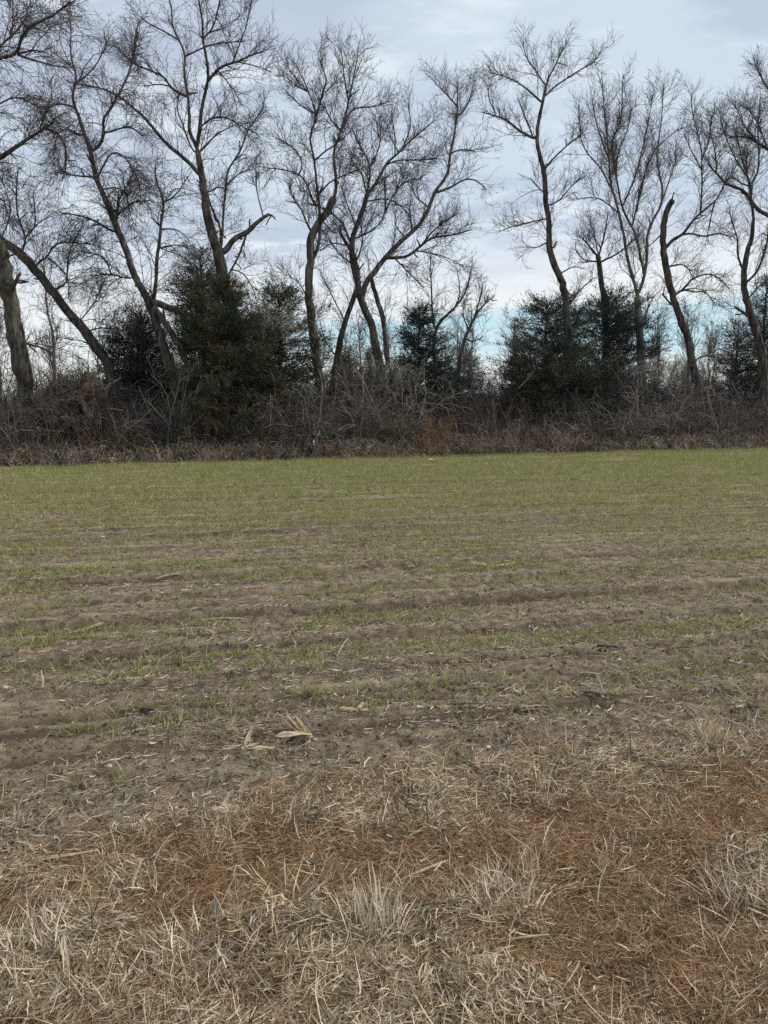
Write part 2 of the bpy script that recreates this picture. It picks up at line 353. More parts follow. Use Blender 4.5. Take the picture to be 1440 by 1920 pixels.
def ground_material():
    m = bpy.data.materials.new('soil'); m.use_nodes = True; nt = m.node_tree; b = nt.nodes['Principled BSDF']
    b.inputs['Roughness'].default_value = .95; b.inputs['Specular IOR Level'].default_value = .12
    N = nt.nodes.new; Lk = nt.links.new
    def mth(op, a, b2=None, clamp=False):
        n = N('ShaderNodeMath'); n.operation = op; n.use_clamp = clamp
        for k, v in enumerate((a, b2)):
            if v is None: continue
            if isinstance(v, (int, float)): n.inputs[k].default_value = v
            else: Lk(v, n.inputs[k])
        return n.outputs[0]
    def mr(x, lo, hi):
        n = N('ShaderNodeMapRange'); n.interpolation_type = 'SMOOTHSTEP'; Lk(x, n.inputs[0]); n.inputs[1].default_value = lo; n.inputs[2].default_value = hi; return n.outputs[0]
    def mix(f, a, b2):
        n = N('ShaderNodeMix'); n.data_type = 'RGBA'
        if isinstance(f, float): n.inputs[0].default_value = f
        else: Lk(f, n.inputs[0])
        for k, v in ((6, a), (7, b2)):
            if isinstance(v, tuple): n.inputs[k].default_value = (*v, 1)
            else: Lk(v, n.inputs[k])
        return n.outputs[2]
    tcn = N('ShaderNodeTexCoord'); P = tcn.outputs['Object']
    rot = N('ShaderNodeMapping'); rot.inputs['Rotation'].default_value = (0, 0, -ROW); Lk(P, rot.inputs[0])
    def noise(vec, s, d=5, r=.6, sc=(1, 1, 1), off=0):
        mp = N('ShaderNodeMapping'); Lk(vec, mp.inputs[0]); mp.inputs['Scale'].default_value = sc; mp.inputs['Location'].default_value = (off, off, 0)
        n = N('ShaderNodeTexNoise'); Lk(mp.outputs[0], n.inputs['Vector']); n.inputs['Scale'].default_value = s
        n.inputs['Detail'].default_value = d; n.inputs['Roughness'].default_value = r; return n.outputs[0]
    at = N('ShaderNodeAttribute'); at.attribute_name = 'zone'; sep = N('ShaderNodeSeparateColor'); Lk(at.outputs['Color'], sep.inputs[0])
    verge, hedge, beyond = sep.outputs
    base = mix(mr(noise(P, 14, 9, .78), .36, .66), (.135, .098, .064), (.40, .32, .225))
    base = mix(mr(noise(rot.outputs[0], 2.0, 6, .65, (.28, 2.6, 1)), .50, .70), base, (.43, .35, .235))      # dry crust in streaks along the rows
    base = mix(mr(noise(rot.outputs[0], 2.2, 5, .6, (.3, 2.6, 1), 7), .56, .74), base, (.10, .073, .05))     # moist streaks
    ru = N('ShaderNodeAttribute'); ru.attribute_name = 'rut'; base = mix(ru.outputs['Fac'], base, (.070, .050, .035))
    th = mix(mr(noise(P, 26, 5, .7), .35, .65), (.075, .043, .022), (.24, .145, .076))
    base = mix(verge, base, th)
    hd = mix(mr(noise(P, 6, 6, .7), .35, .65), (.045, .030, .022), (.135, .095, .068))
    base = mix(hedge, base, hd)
    by = mix(mr(noise(P, .08, 4, .6), .4, .6), (.13, .135, .06), (.22, .19, .11))
    base = mix(beyond, base, by)
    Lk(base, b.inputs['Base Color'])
    bp = N('ShaderNodeBump'); bp.inputs['Strength'].default_value = 1.0; bp.inputs['Distance'].default_value = .03
    Lk(noise(P, 60, 8, .75), bp.inputs['Height']); Lk(bp.outputs[0], b.inputs['Normal'])
    return m
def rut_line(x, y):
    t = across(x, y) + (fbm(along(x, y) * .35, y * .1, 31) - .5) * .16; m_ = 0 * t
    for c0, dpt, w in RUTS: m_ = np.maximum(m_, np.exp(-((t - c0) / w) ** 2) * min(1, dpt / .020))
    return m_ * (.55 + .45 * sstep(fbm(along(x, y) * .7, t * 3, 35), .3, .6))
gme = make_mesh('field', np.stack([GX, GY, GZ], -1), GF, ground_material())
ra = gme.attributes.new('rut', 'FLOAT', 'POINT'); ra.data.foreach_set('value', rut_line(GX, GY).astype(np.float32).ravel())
za = gme.color_attributes.new('zone', 'FLOAT_COLOR', 'POINT')
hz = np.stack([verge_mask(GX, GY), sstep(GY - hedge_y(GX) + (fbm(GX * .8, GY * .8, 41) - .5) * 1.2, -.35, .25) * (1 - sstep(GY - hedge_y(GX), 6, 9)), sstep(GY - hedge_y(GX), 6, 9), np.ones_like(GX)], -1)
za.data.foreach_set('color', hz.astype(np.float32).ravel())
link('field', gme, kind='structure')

# ---------------------------------------------------------------- bare trees of the hedgerow
def build_tree(label, base_back, limbs, seed, bark='bark', droop=0.0, dens=1.0, upb=.25, foot=None, twig='twig', tlen=1.0, cat='tree', name='bare_tree', scar=False, dead=(), lowtwig=1.0):
    """limbs: (width at start, width at end, [photo measurements from the base outwards]); the first is the trunk.
    Each limb leaves its parent where they meet and swings towards or away from the viewer by its own amount."""
    rng = np.random.default_rng(seed)
    px0 = limbs[0][2][0][0]
    Y0 = hedge_depth(px0, base_back)
    root = None; done = []; trunkV = None
    allP, allR = [], []
    for li, (w0, w1, pts) in enumerate(limbs):
        pts = [tuple(p) for p in pts]
        if li == 0:
            depth0 = Y0
        else:
            near = np.vstack(done); k_ = np.argmin(np.hypot(near[:, 0] - pts[0][0], near[:, 1] - pts[0][1])); depth0 = near[k_, 2]
            dpx = math.hypot(near[k_, 0] - pts[0][0], near[k_, 1] - pts[0][1])
            if dpx > 1.5: pts = [(near[k_, 0], near[k_, 1])] + pts
        pa = np.array(pts, float); L = np.concatenate([[0], np.cumsum(np.linalg.norm(np.diff(pa, axis=0), axis=1))])
        Lm = L[-1] * depth0 / FPX
        swing = rng.uniform(-.5, .5) * Lm * (.22 if li == 0 else .9)
        f = L / L[-1]
        dep = depth0 + swing * f ** 1.2
        if li == 0:
            g = on_ground(px0, 900); X0 = at_depth(px0, 800, Y0)[0]
            fx = (foot if foot is not None else px0)
            gp = at_depth(fx, 800, Y0); gp[2] = float(height(gp[0], gp[1])) - .12
            p3 = [gp] + [at_depth(a, b, d) for (a, b), d in zip(pts, dep)]
            lo = [w0 * 1.15] + list(w0 + (w1 - w0) * f)
        else:
            p3 = [at_depth(a, b, d) for (a, b), d in zip(pts, dep)]
            lo = list(w0 + (w1 - w0) * f)
        done.append(resample(np.column_stack([pa, dep]), 60))
        rad = np.array(lo) * (.5 if li == 0 else .41) * np.array([p[1] for p in p3]) / FPX
        q4 = np.hstack([np.array(p3), rad[:, None]])
        n = max(8, int(Lm / .16))
        s4 = resample(q4, n); P3, r = s4[:, :3], np.maximum(s4[:, 3], .006)
        for _ in range(3 if li == 0 else 1): P3[1:-1] = .25 * P3[:-2] + .5 * P3[1:-1] + .25 * P3[2:]
        P3[1:-1] += rng.normal(size=(n - 2, 3)) * np.minimum(.10 * r[1:-1, None], .02)
        if li == 0:
            k = np.linspace(0, 1, n); r = r * (1 + .25 * np.exp(-k * 22))
            origin = np.array([P3[0][0], P3[0][1], 0.0])
            root = thing(name, label, cat, tuple(origin))
        S = 16 if r[0] > .09 else (8 if r[0] > .045 else 6)
        V, F, _ = tubes(P3[None], r[None], S, rng, .03)
        ax = np.repeat(P3, S, 0); an = np.tile(np.arange(S), n); al = np.repeat(np.arange(n), S)
        V = ax + (V - ax) * (1 + (.34 if r[0] > .07 else .22) * (fbm(an * .8, al * .22 + li * 9, seed, 2) - .5))[:, None]
        c0 = len(V); V = np.vstack([V, P3[-1:]])
        cap = np.array([[c0 - S + a, c0 - S + (a + 1) % S, c0] for a in range(S)])
        nm = 'trunk' if li == 0 else 'limb'
        mbt = MB(); mbt.add(V - origin, [F, cap])
        if r[0] > .03:         # broken stubs
            Qs, Rs = spawn((P3 - origin)[None], r[None], rng, 0, (.08, .42), (40, 85), .3, .05, 5, .25, (.5, .010), .7, .2, n_each=9 if li == 0 else 3, rlen=.09)
            Vs, Fs, _ = tubes(Qs, Rs, 5, rng, .1); mbt.add(Vs, Fs)
        link(nm, mbt.mesh(nm, M[bark]), root)
        K = 26; s4 = resample(np.hstack([P3, r[:, None]]), K)
        allP.append(s4[:, :3]); allR.append(s4[:, 3])
        if li == 0 and scar:
            a = np.linspace(.34, .80, 26); i0 = (a * (n - 1)).astype(int)
            mbk = MB()
            for sgn, off in ((0, 0),):
                c3 = P3[i0]; rr = r[i0]
                wdt = np.sin(np.linspace(.15, PI - .1, 26)) * .75 + .1
                th = PI * 1.12 + (vnoise(a * 30, a * 0, 3) - .5) * .5
                rows = []
                for u_ in np.linspace(-1, 1, 7):
                    an = th + u_ * wdt * .8
                    rows.append(c3 + np.stack([np.cos(an) * rr * 1.03, np.sin(an) * rr * 1.03, 0 * rr], -1))
                rows = np.stack(rows, 1)
                ii, jj = np.meshgrid(np.arange(25), np.arange(6), indexing='ij'); qq = (ii * 7 + jj).ravel()
                mbk.add(rows.reshape(-1, 3), np.stack([qq, qq + 1, qq + 8, qq + 7], 1))
            link('bark_scar', mbk.mesh('bark_scar', M['scar'], origin=origin), root, label='pale orange strip where the bark is torn off')
    keep = [k for k in range(len(allP)) if k not in dead]
    P1 = np.stack(allP); R1 = np.stack(allR)
    up, cu = (upb, (.0, .12)) if droop <= 0 else (upb - .3 * droop, (-.32 * droop, .10))
    outP, outR = [], []
    # side branches: few on stout wood, many on slender limbs
    thin = [k for k in keep if R1[k].mean() < .075]; stout = [k for k in keep if R1[k].mean() >= .075]
    sets = []
    if thin: sets.append(spawn(P1[thin], R1[thin], rng, 5.8 * dens, (.6 * tlen, 2.0 * tlen), (22, 58), up, cu, 8, .04, (.50, .0075), .30, .62, rlen=.0092, wob=.19))
    if stout:
        sets.append(spawn(P1[stout], R1[stout], rng, 2.6 * dens * lowtwig, (.4, 2.0 * tlen), (35, 80), up, cu, 8, .26, (.3, .0075), .32, .2, rlen=.009, wob=.12))
    ends = [k for k in keep if R1[k][-1] < .06]
    if ends: sets.append(spawn(P1[ends], R1[ends], rng, 3.2 * dens, (.4 * tlen, 1.05 * tlen), (6, 40), up * .6, cu, 8, .55, (.6, .0072), .3, .35, rlen=.0092, wob=.10))
    for Q, RR in sets:
        outP.append((Q, RR, 4))
        Q3, R3 = spawn(Q, RR, rng, 7.2, (.22, .98 * tlen), (28, 68), up * .55, cu, 5, .06, (.6, .0050), .45, .42, rlen=.008, wob=.17)
        outP.append((Q3, R3, 3))
        Q4, R4 = spawn(Q3, R3, rng, 4.6, (.12, .46), (26, 64), up * .8, cu, 3, .12, (.7, .0043), .6, .3, rlen=.01, wob=.12)
        outP.append((Q4, R4, 3))
    mb = MB()
    for Q, RR, S in outP:
        if not len(Q): continue
        V, F, sid = tubes(Q, RR, S, rng); mb.add(V, F, rng.uniform(0, 1, len(Q))[sid])
    if mb.n:
        link('twigs', mb.mesh('twigs', M[twig], origin=origin), root, kind='stuff')
    return root

T = []
# far left: broken trunk with torn bark
build_tree('broken leaning trunk with torn pale bark at the left end of the hedgerow', 1.2, [
    (27, 28, [(52, 780), (48, 730), (38, 680), (27, 620), (20, 570), (13, 530), (6, 490), (-14, 440), (-34, 380), (-58, 310), (-80, 240), (-98, 170)]),
    (14, 4, [(-60, 318), (-30, 308), (0, 297), (15, 286), (45, 266), (75, 246), (88, 240), (102, 228)]),
    (6, 3, [(86, 242), (105, 247), (118, 258), (124, 280), (124, 300), (122, 322)]),
    (4, 2, [(75, 244), (84, 212), (98, 184)]),
    (11, 3, [(-84, 160), (-40, 122), (0, 108), (20, 104), (34, 98), (38, 80), (43, 62), (60, 47), (85, 36), (105, 25), (132, 2)]),
    (5, 2, [(34, 102), (60, 94), (86, 98)]), (5, 2, [(33, 104), (60, 112), (95, 122), (130, 128)]),
    (5, 2, [(-30, 108), (0, 86), (20, 68), (45, 42), (56, 5)]), (4, 1.5, [(20, 68), (25, 30), (22, -10)]),
    (5, 2, [(-60, 235), (-20, 205), (0, 195), (15, 185), (40, 183), (60, 195), (80, 203)]),
    (9, 7, [(22, 545), (30, 528), (38, 512)]),
    (6, 2.5, [(44, 640), (52, 646), (75, 650), (95, 660)]), (10, 6, [(62, 730), (56, 690), (48, 650), (40, 605)]),
    (5, 3, [(4, 488), (16, 480), (34, 476)]),
    (4, 1.5, [(-30, 395), (0, 365), (12, 390), (18, 420)])], 11, scar=True, droop=.6, dens=1.5, dead=(10, 12))
build_tree('tree leaning far to the left with its trunk rising from behind the root pile', 2.6, [
    (18, 14, [(208, 700), (190, 665), (160, 625), (125, 580), (105, 555), (80, 525), (60, 497), (30, 468), (0, 448), (-45, 425), (-100, 385)]),
    (5, 2, [(40, 476), (48, 444), (33, 405), (31, 359), (34, 317)]), (4, 1.5, [(48, 444), (66, 425), (62, 360)]),
    (5, 2, [(68, 505), (72, 488), (90, 484), (98, 461), (125, 454), (177, 459)]),
    (4, 1.5, [(90, 484), (110, 500), (128, 520), (128, 560)]), (4, 1.5, [(172, 618), (200, 614), (232, 622)]),
    (4, 1.5, [(176, 655), (160, 640), (130, 637)]), (4, 1.5, [(108, 540), (125, 532), (128, 480), (150, 430)]),
    (4, 1.5, [(0, 450), (20, 400), (8, 350), (0, 330)]), (3.5, 1.5, [(152, 600), (175, 570), (190, 540)])], 12, droop=.35, dens=1.2, tlen=.95)
build_tree('big double stemmed tree leaning left with a drooping veil of fine twigs', 1.6, [
    (18, 4, [(332, 735), (323, 702), (309, 661), (296, 619), (284, 574), (270, 548), (256, 526), (246, 499), (235, 463), (221, 434), (210, 405), (196, 370), (184, 345), (176, 318), (171, 284), (157, 250), (148, 219), (142, 204), (133, 181), (135, 167), (142, 156)]),
    (13, 13, [(352, 700), (346, 669), (329, 636), (309, 605), (289, 576)]),
    (5, 2, [(142, 156), (142, 135), (135, 117), (132, 90), (133, 52), (128, 20)]), (3.5, 1.5, [(142, 158), (180, 122), (205, 70)]),
    (7, 2.5, [(172, 286), (192, 265), (194, 240), (194, 219), (208, 206), (219, 181), (233, 156), (250, 110), (258, 62)]),
    (6, 2, [(217, 438), (194, 424), (177, 413), (162, 409), (146, 403), (117, 400)]),
    (5, 2, [(219, 420), (221, 380), (231, 361), (246, 334), (258, 310)]), (5, 2, [(222, 404), (240, 384), (250, 378), (282, 376)]),
    (5, 2, [(176, 332), (154, 330), (129, 328), (112, 318)]),
    (4, 2, [(245, 524), (208, 515), (171, 517)]), (4, 1.5, [(208, 514), (202, 497), (198, 482), (179, 476), (150, 470)]),
    (15, 13, [(288, 566), (315, 576), (345, 590), (368, 606), (390, 630)]),
    (9, 3, [(289, 560), (292, 520), (295, 478), (300, 447), (302, 415), (307, 380), (292, 336), (291, 310)]),
    (4, 1.5, [(308, 380), (332, 363), (352, 330)]), (4, 1.5, [(302, 430), (330, 430), (354, 448)]), (4, 1.5, [(301, 465), (327, 459), (350, 464)]),
    (5, 2, [(197, 250), (222, 242), (245, 238), (268, 255)]), (5, 2, [(140, 200), (110, 194), (92, 200), (80, 225)]),
    (5, 2, [(180, 340), (205, 290), (225, 287), (250, 318), (262, 350)]), (5, 2, [(150, 256), (125, 240), (108, 250), (100, 290)]),
    (4, 2, [(186, 358), (215, 350), (236, 362), (242, 400)])], 13, droop=1.0, dens=1.4)
build_tree('tallest left hand tree with a forked crown and a snapped stub limb', 2.2, [
    (27, 10, [(446, 640), (434, 591), (424, 550), (417, 510), (411, 478), (399, 447), (390, 415), (386, 384), (382, 350), (376, 320), (371, 287)]),
    (9, 2, [(369, 275), (355, 248), (355, 219), (353, 187), (349, 162), (345, 133), (347, 104), (337, 77), (324, 52), (321, 15), (312, -25)]),
    (9, 2, [(369, 275), (374, 246), (376, 219), (382, 187), (388, 160), (391, 142), (387, 108), (380, 73), (380, 42), (374, 10), (368, -40)]),
    (7, 2, [(389, 154), (407, 131), (424, 121), (445, 116), (470, 104), (505, 92)]), (3.5, 1.5, [(437, 117), (449, 83), (462, 48), (472, 0)]), (3, 1.5, [(445, 116), (480, 124), (508, 135)]),
    (10, 2.5, [(378, 330), (346, 298), (312, 269), (285, 237), (272, 221), (247, 200), (220, 179), (187, 165), (146, 158)]),
    (6, 2, [(350, 184), (337, 175), (318, 162), (310, 146), (289, 135), (272, 129), (247, 117), (220, 88)]), (3, 1.5, [(247, 117), (253, 70), (262, 40)]), (3.5, 1.5, [(318, 162), (300, 158), (270, 162)]),
    (4, 2, [(352, 104), (370, 94), (397, 84), (418, 80), (460, 77)]),
    (4, 2.5, [(364, 287), (349, 254), (345, 237), (332, 208), (335, 181)]),
    (4.5, 2, [(376, 285), (399, 258), (420, 244), (440, 234)]), (4.5, 2, [(375, 240), (397, 221), (428, 221), (449, 235), (480, 250)]),
    (6, 2, [(414, 470), (417, 430), (419, 395), (423, 357), (427, 322), (441, 298), (453, 279), (462, 250), (482, 219), (496, 200)]), (3.5, 2, [(425, 349), (440, 332), (455, 322), (469, 317)]),
    (6, 4, [(412, 480), (413, 426), (400, 399), (392, 375)]), (4, 2, [(393, 360), (404, 352), (420, 352)]),
    (14, 7, [(418, 475), (434, 453), (450, 442), (467, 434), (477, 422), (494, 407), (505, 402)]), (5, 2, [(503, 402), (510, 404), (516, 411)]),
    (3.5, 2, [(492, 405), (490, 390), (482, 363), (480, 322)]), (5, 4, [(462, 437), (450, 474), (436, 501), (428, 515)]),
    (4, 2, [(337, 77), (310, 60), (280, 45), (262, 30)]), (4, 2, [(380, 73), (400, 50), (412, 0)]), (3, 1.5, [(407, 131), (432, 160), (455, 200)]), (3.5, 1.5, [(430, 505), (456, 512), (476, 545), (482, 575)])],
    14, dens=1.0, dead=(18, 19), droop=.1, tlen=.9)
build_tree('tall tree with two entwined upright stems at the centre of the hedgerow', 1.9, [
    (17, 13, [(604, 765), (597, 700), (590, 650), (583, 590), (579, 540), (581, 500), (583, 480), (581, 442), (600, 415), (613, 401), (626, 372)]),
    (8, 1.5, [(626, 372), (631, 350), (627, 310), (628, 276), (640, 244), (654, 189), (668, 119), (672, 85)]),
    (8, 1.5, [(586, 490), (599, 449), (599, 397), (594, 345), (588, 293), (581, 258), (592, 217), (578, 171), (554, 119)]),
    (5, 2, [(580, 430), (564, 390), (547, 369), (541, 342)]), (5, 2, [(593, 218), (603, 180), (612, 150), (597, 110)]),
    (5, 2, [(590, 385), (570, 335), (540, 320), (505, 315)]), (4, 2, [(566, 320), (566, 300), (548, 275), (520, 260)]),
    (4.5, 2, [(593, 300), (610, 282), (632, 270), (648, 240)]), (4, 2, [(600, 365), (613, 345), (640, 331), (682, 314)]),
    (4, 2, [(642, 240), (660, 205), (700, 200), (730, 190)]), (4, 1.5, [(653, 190), (645, 140), (640, 95)]), (3.5, 1.5, [(580, 170), (562, 165), (530, 140)]),
    (3.5, 1.5, [(583, 210), (560, 195), (535, 170)]), (4, 1.5, [(640, 244), (620, 225), (606, 190)]),
    (3.5, 1.5, [(603, 410), (627, 440), (640, 425)]), (3.5, 1.5, [(578, 560), (560, 530), (545, 520)])], 15, dens=1.1, tlen=.95)
build_tree('thin leaning trunk that crosses close behind the stout forked tree at the centre', 2.9, [
    (13, 5, [(624, 745), (627, 700), (640, 627), (652, 590), (667, 548), (674, 522), (668, 490), (652, 462), (636, 430)]),
    (4, 1.5, [(668, 490), (680, 455), (676, 410), (690, 370)]), (3.5, 1.5, [(652, 462), (625, 455), (600, 470)]), (3.5, 1.5, [(648, 605), (625, 560), (610, 530)]), (3, 1.5, [(632, 670), (610, 640), (600, 600)])], 16, dens=1.1, tlen=.8)
build_tree('stout forked tree at the centre with a long bough sweeping up to the right', 2.2, [
    (17, 7, [(722, 720), (713, 690), (703, 641), (698, 607), (684, 580), (674, 555), (668, 520), (662, 485), (657, 460), (668, 425), (680, 395), (688, 365)]),
    (13, 2, [(677, 562), (686, 530), (703, 509), (717, 489), (748, 456), (783, 425), (804, 390), (814, 362), (838, 328), (845, 286), (856, 224), (859, 154)]),
    (6, 2, [(688, 362), (693, 335), (693, 310), (685, 290), (675, 275), (660, 240)]),
    (7, 2, [(690, 364), (710, 335), (724, 307), (740, 293), (755, 279), (775, 258), (793, 244), (815, 225)]), (4, 2, [(740, 293), (741, 260), (735, 220)]), (4, 2, [(724, 310), (748, 300), (790, 300), (820, 296)]),
    (12, 9, [(728, 690), (724, 662), (720, 607), (710, 570), (702, 544), (696, 522)]),
    (6, 2, [(656, 455), (650, 435), (640, 415), (627, 404), (604, 390), (570, 380)]),
    (4, 2, [(690, 380), (712, 372), (740, 378), (765, 400)]), (4, 2, [(687, 362), (680, 330), (670, 315), (655, 308)]), (4.5, 2, [(660, 450), (700, 430), (722, 400), (720, 340)]),
    (4, 2, [(722, 400), (735, 370), (760, 340), (790, 335)]), (3.5, 1.5, [(693, 312), (710, 280), (715, 230)]), (4, 1.5, [(664, 495), (640, 480), (618, 450)]), (3.5, 1.5, [(755, 279), (770, 235), (765, 200)]),
    (3.5, 1.5, [(668, 425), (650, 380), (640, 350)]),
    (6, 2, [(815, 362), (835, 355), (852, 348), (866, 338), (884, 335), (900, 343), (912, 356)]),
    (8, 2.5, [(722, 486), (740, 483), (766, 480), (790, 460), (810, 446), (852, 440), (885, 430)]), (4, 2, [(790, 460), (815, 430), (850, 405)]),
    (4, 2, [(845, 286), (870, 280), (893, 285)]), (3.5, 2, [(857, 220), (875, 200), (885, 170)]), (3.5, 2, [(858, 200), (840, 180), (822, 160)]),
    (4, 2, [(740, 484), (755, 500), (775, 520), (795, 540)]), (4, 1.5, [(775, 432), (768, 400), (772, 360)]), (3.5, 1.5, [(806, 388), (780, 370), (770, 330)]),
    (3.5, 1.5, [(780, 470), (830, 480), (870, 500)]), (3.5, 1.5, [(760, 445), (740, 420), (745, 390)])], 17, dens=1.12)
build_tree('small crooked tree with upswept stems beside the gap in the centre', 2.4, [
    (9, 1.5, [(822, 750), (820, 720), (814, 680), (814, 640), (816, 612), (826, 600), (838, 592), (850, 580), (877, 544), (883, 502)]),
    (5, 2, [(815, 616), (811, 589), (809, 544), (807, 481)]), (3, 1.5, [(850, 580), (862, 555), (860, 520)]), (3, 1.5, [(816, 640), (792, 610), (770, 590)])], 18, dens=.95, tlen=.7, cat='tree')
build_tree('low bent tree curving out of the thicket toward the right below the clear sky', 2.0, [
    (12, 1.5, [(826, 748), (836, 728), (856, 712), (862, 690), (863, 670), (865, 652), (877, 620), (894, 586), (912, 565), (928, 554)]),
    (4, 2, [(870, 635), (888, 640), (905, 632)]), (4, 2, [(890, 592), (900, 560), (905, 535)]), (3.5, 1.5, [(879, 618), (868, 590), (872, 560)]), (6, 5, [(842, 722), (844, 708), (840, 700)])], 19, dens=1.1, tlen=.6, dead=(4,), droop=.3)
build_tree('tall slender tree with a crooked top alone against the open sky', 1.7, [
    (17, 4.5, [(1082, 795), (1077, 750), (1070, 690), (1066, 640), (1063, 588), (1059, 549), (1047, 514), (1036, 490), (1030, 462), (1030, 419), (1024, 381), (1020, 322), (1012, 291), (1006, 260), (1010, 225), (1016, 198), (1024, 160)]),
    (4.5, 1.5, [(1024, 160), (1030, 140), (1039, 128), (1051, 101), (1066, 76)]), (5, 1.5, [(1022, 182), (1040, 162), (1051, 155), (1086, 132), (1113, 116), (1131, 92)]),
    (4.5, 1.5, [(1014, 192), (993, 171), (965, 151), (940, 142), (919, 136)]), (3.5, 1.5, [(1022, 160), (1004, 132), (985, 104), (981, 72)]),
    (7, 2, [(1006, 262), (990, 254), (973, 244), (950, 225), (927, 217), (903, 210)]), (3, 1.5, [(930, 212), (918, 190), (914, 160)]), (4, 2, [(1000, 256), (985, 221), (971, 186)]),
    (4.5, 2, [(1020, 318), (1036, 299), (1055, 280), (1094, 248)]), (4.5, 2, [(1066, 575), (1086, 545), (1112, 522)]), (3.5, 2, [(1024, 366), (1008, 350), (994, 334)]),
    (3.5, 1.5, [(1028, 410), (1000, 415), (960, 425), (935, 435)]), (3.5, 1.5, [(1030, 385), (1050, 375), (1075, 345), (1098, 330)]), (3.5, 1.5, [(1047, 515), (1075, 500), (1095, 505)]), (3.5, 1.5, [(1032, 450), (1005, 465), (985, 460)])],
    20, dens=1.0, tlen=.78)
build_tree('short dark headed tree between the slender tree and the forked tree', 3.4, [
    (12, 8, [(1136, 640), (1134, 600), (1133, 568), (1129, 529), (1121, 498), (1121, 479)]),
    (5, 2, [(1121, 481), (1106, 463), (1090, 445)]), (5, 2, [(1126, 492), (1140, 484), (1152, 479), (1179, 459), (1200, 440)]), (4.5, 2, [(1122, 480), (1130, 455), (1135, 431), (1140, 400)]), (4, 2, [(1118, 490), (1095, 488), (1080, 470)]), (3.5, 1.5, [(1122, 478), (1114, 440), (1105, 410)])], 21, dens=1.25, tlen=.8)
build_tree('pale forked tree with a tall fan of upright slender branches', 1.8, [
    (15, 12, [(1208, 740), (1204, 690), (1201, 650), (1197, 600), (1195, 556)]),
    (7.5, 1.5, [(1194, 550), (1187, 522), (1176, 483), (1170, 445), (1166, 425), (1156, 381), (1144, 338), (1142, 290), (1133, 206), (1128, 136)]),
    (7.5, 1.5, [(1197, 550), (1207, 522), (1213, 480), (1214, 440), (1226, 410), (1238, 388), (1242, 353), (1232, 299), (1240, 225), (1244, 168)]),
    (6, 1.5, [(1208, 515), (1203, 490), (1191, 439), (1168, 392), (1156, 334), (1148, 270), (1164, 220), (1168, 138)]),
    (4, 1.5, [(1150, 360), (1125, 314), (1098, 283), (1088, 250), (1086, 205)]), (4, 1.5, [(1168, 385), (1191, 330), (1207, 268), (1216, 225), (1224, 180)]), (4, 1.5, [(1156, 334), (1158, 290), (1178, 240), (1184, 190)]),
    (4, 1.5, [(1185, 425), (1200, 365), (1222, 291), (1262, 250), (1285, 238)]), (4, 1.5, [(1160, 400), (1130, 375), (1105, 370), (1080, 375)]), (3.5, 1.5, [(1195, 400), (1200, 350), (1225, 310)]), (3.5, 1.5, [(1142, 300), (1118, 230), (1110, 180)]),
    (3.5, 1.5, [(1240, 380), (1258, 330), (1270, 290)]), (4, 1.5, [(1202, 610), (1215, 580), (1225, 555), (1240, 545)])], 22, bark='bark_pale', dens=1.1, upb=.42, tlen=.85)
build_tree('leaning snapped top tree with a long arching bough to the right', 2.1, [
    (15, 10, [(1314, 765), (1308, 720), (1300, 690), (1294, 650), (1284, 619), (1269, 577), (1257, 542), (1250, 504), (1244, 469), (1242, 442), (1246, 410), (1250, 391), (1261, 376)]),
    (8, 1.5, [(1246, 468), (1263, 448), (1280, 440), (1296, 417), (1317, 396), (1338, 380), (1348, 368), (1357, 347), (1373, 330)]),
    (5, 2, [(1280, 440), (1298, 437), (1319, 444), (1348, 437), (1370, 444)]), (5, 2, [(1271, 550), (1286, 537), (1298, 523), (1330, 513), (1352, 525), (1369, 544)]),
    (4.5, 2, [(1274, 547), (1290, 542), (1298, 550), (1317, 545), (1330, 554), (1340, 569)]), (4.5, 3.5, [(1264, 574), (1250, 562), (1242, 550)]),
    (4, 2, [(1313, 398), (1316, 349), (1316, 312), (1315, 282), (1307, 245), (1298, 210), (1296, 180)]), (3.5, 1.5, [(1315, 300), (1330, 260), (1335, 215)]), (3, 1.5, [(1316, 320), (1295, 280), (1282, 250)]),
    (4, 2, [(1304, 675), (1327, 666), (1358, 674)]), (4, 2, [(1258, 500), (1275, 494), (1290, 502), (1298, 520)]), (3.5, 1.5, [(1240, 440), (1228, 452), (1216, 462)]), (3.5, 1.5, [(1340, 380), (1330, 420), (1325, 450)])], 23, dens=.95, droop=.15, dead=(5,))
build_tree('dark tree at the right end forking upward into several thin stems', 2.4, [
    (18, 6, [(1430, 735), (1432, 690), (1428, 660), (1418, 619), (1407, 587), (1400, 562), (1394, 531), (1396, 500), (1402, 471), (1411, 442), (1413, 410)]),
    (6, 2, [(1413, 412), (1409, 380), (1407, 349), (1400, 328), (1390, 293), (1378, 245)]), (4.5, 2, [(1408, 346), (1421, 322), (1423, 287), (1421, 240), (1425, 195)]),
    (6, 1.5, [(1399, 530), (1419, 510), (1430, 483), (1438, 456), (1442, 420), (1446, 370), (1450, 330)]), (5, 2, [(1393, 508), (1382, 473), (1384, 452), (1374, 420), (1368, 395)]),
    (8, 5, [(1402, 592), (1384, 579), (1378, 576)]), (5, 2, [(1404, 560), (1420, 540), (1440, 525)]),
    (4, 1.5, [(1400, 330), (1380, 300), (1362, 260), (1350, 225)]), (4, 1.5, [(1407, 349), (1392, 345), (1372, 330)])], 24, dens=1.05, tlen=.95)
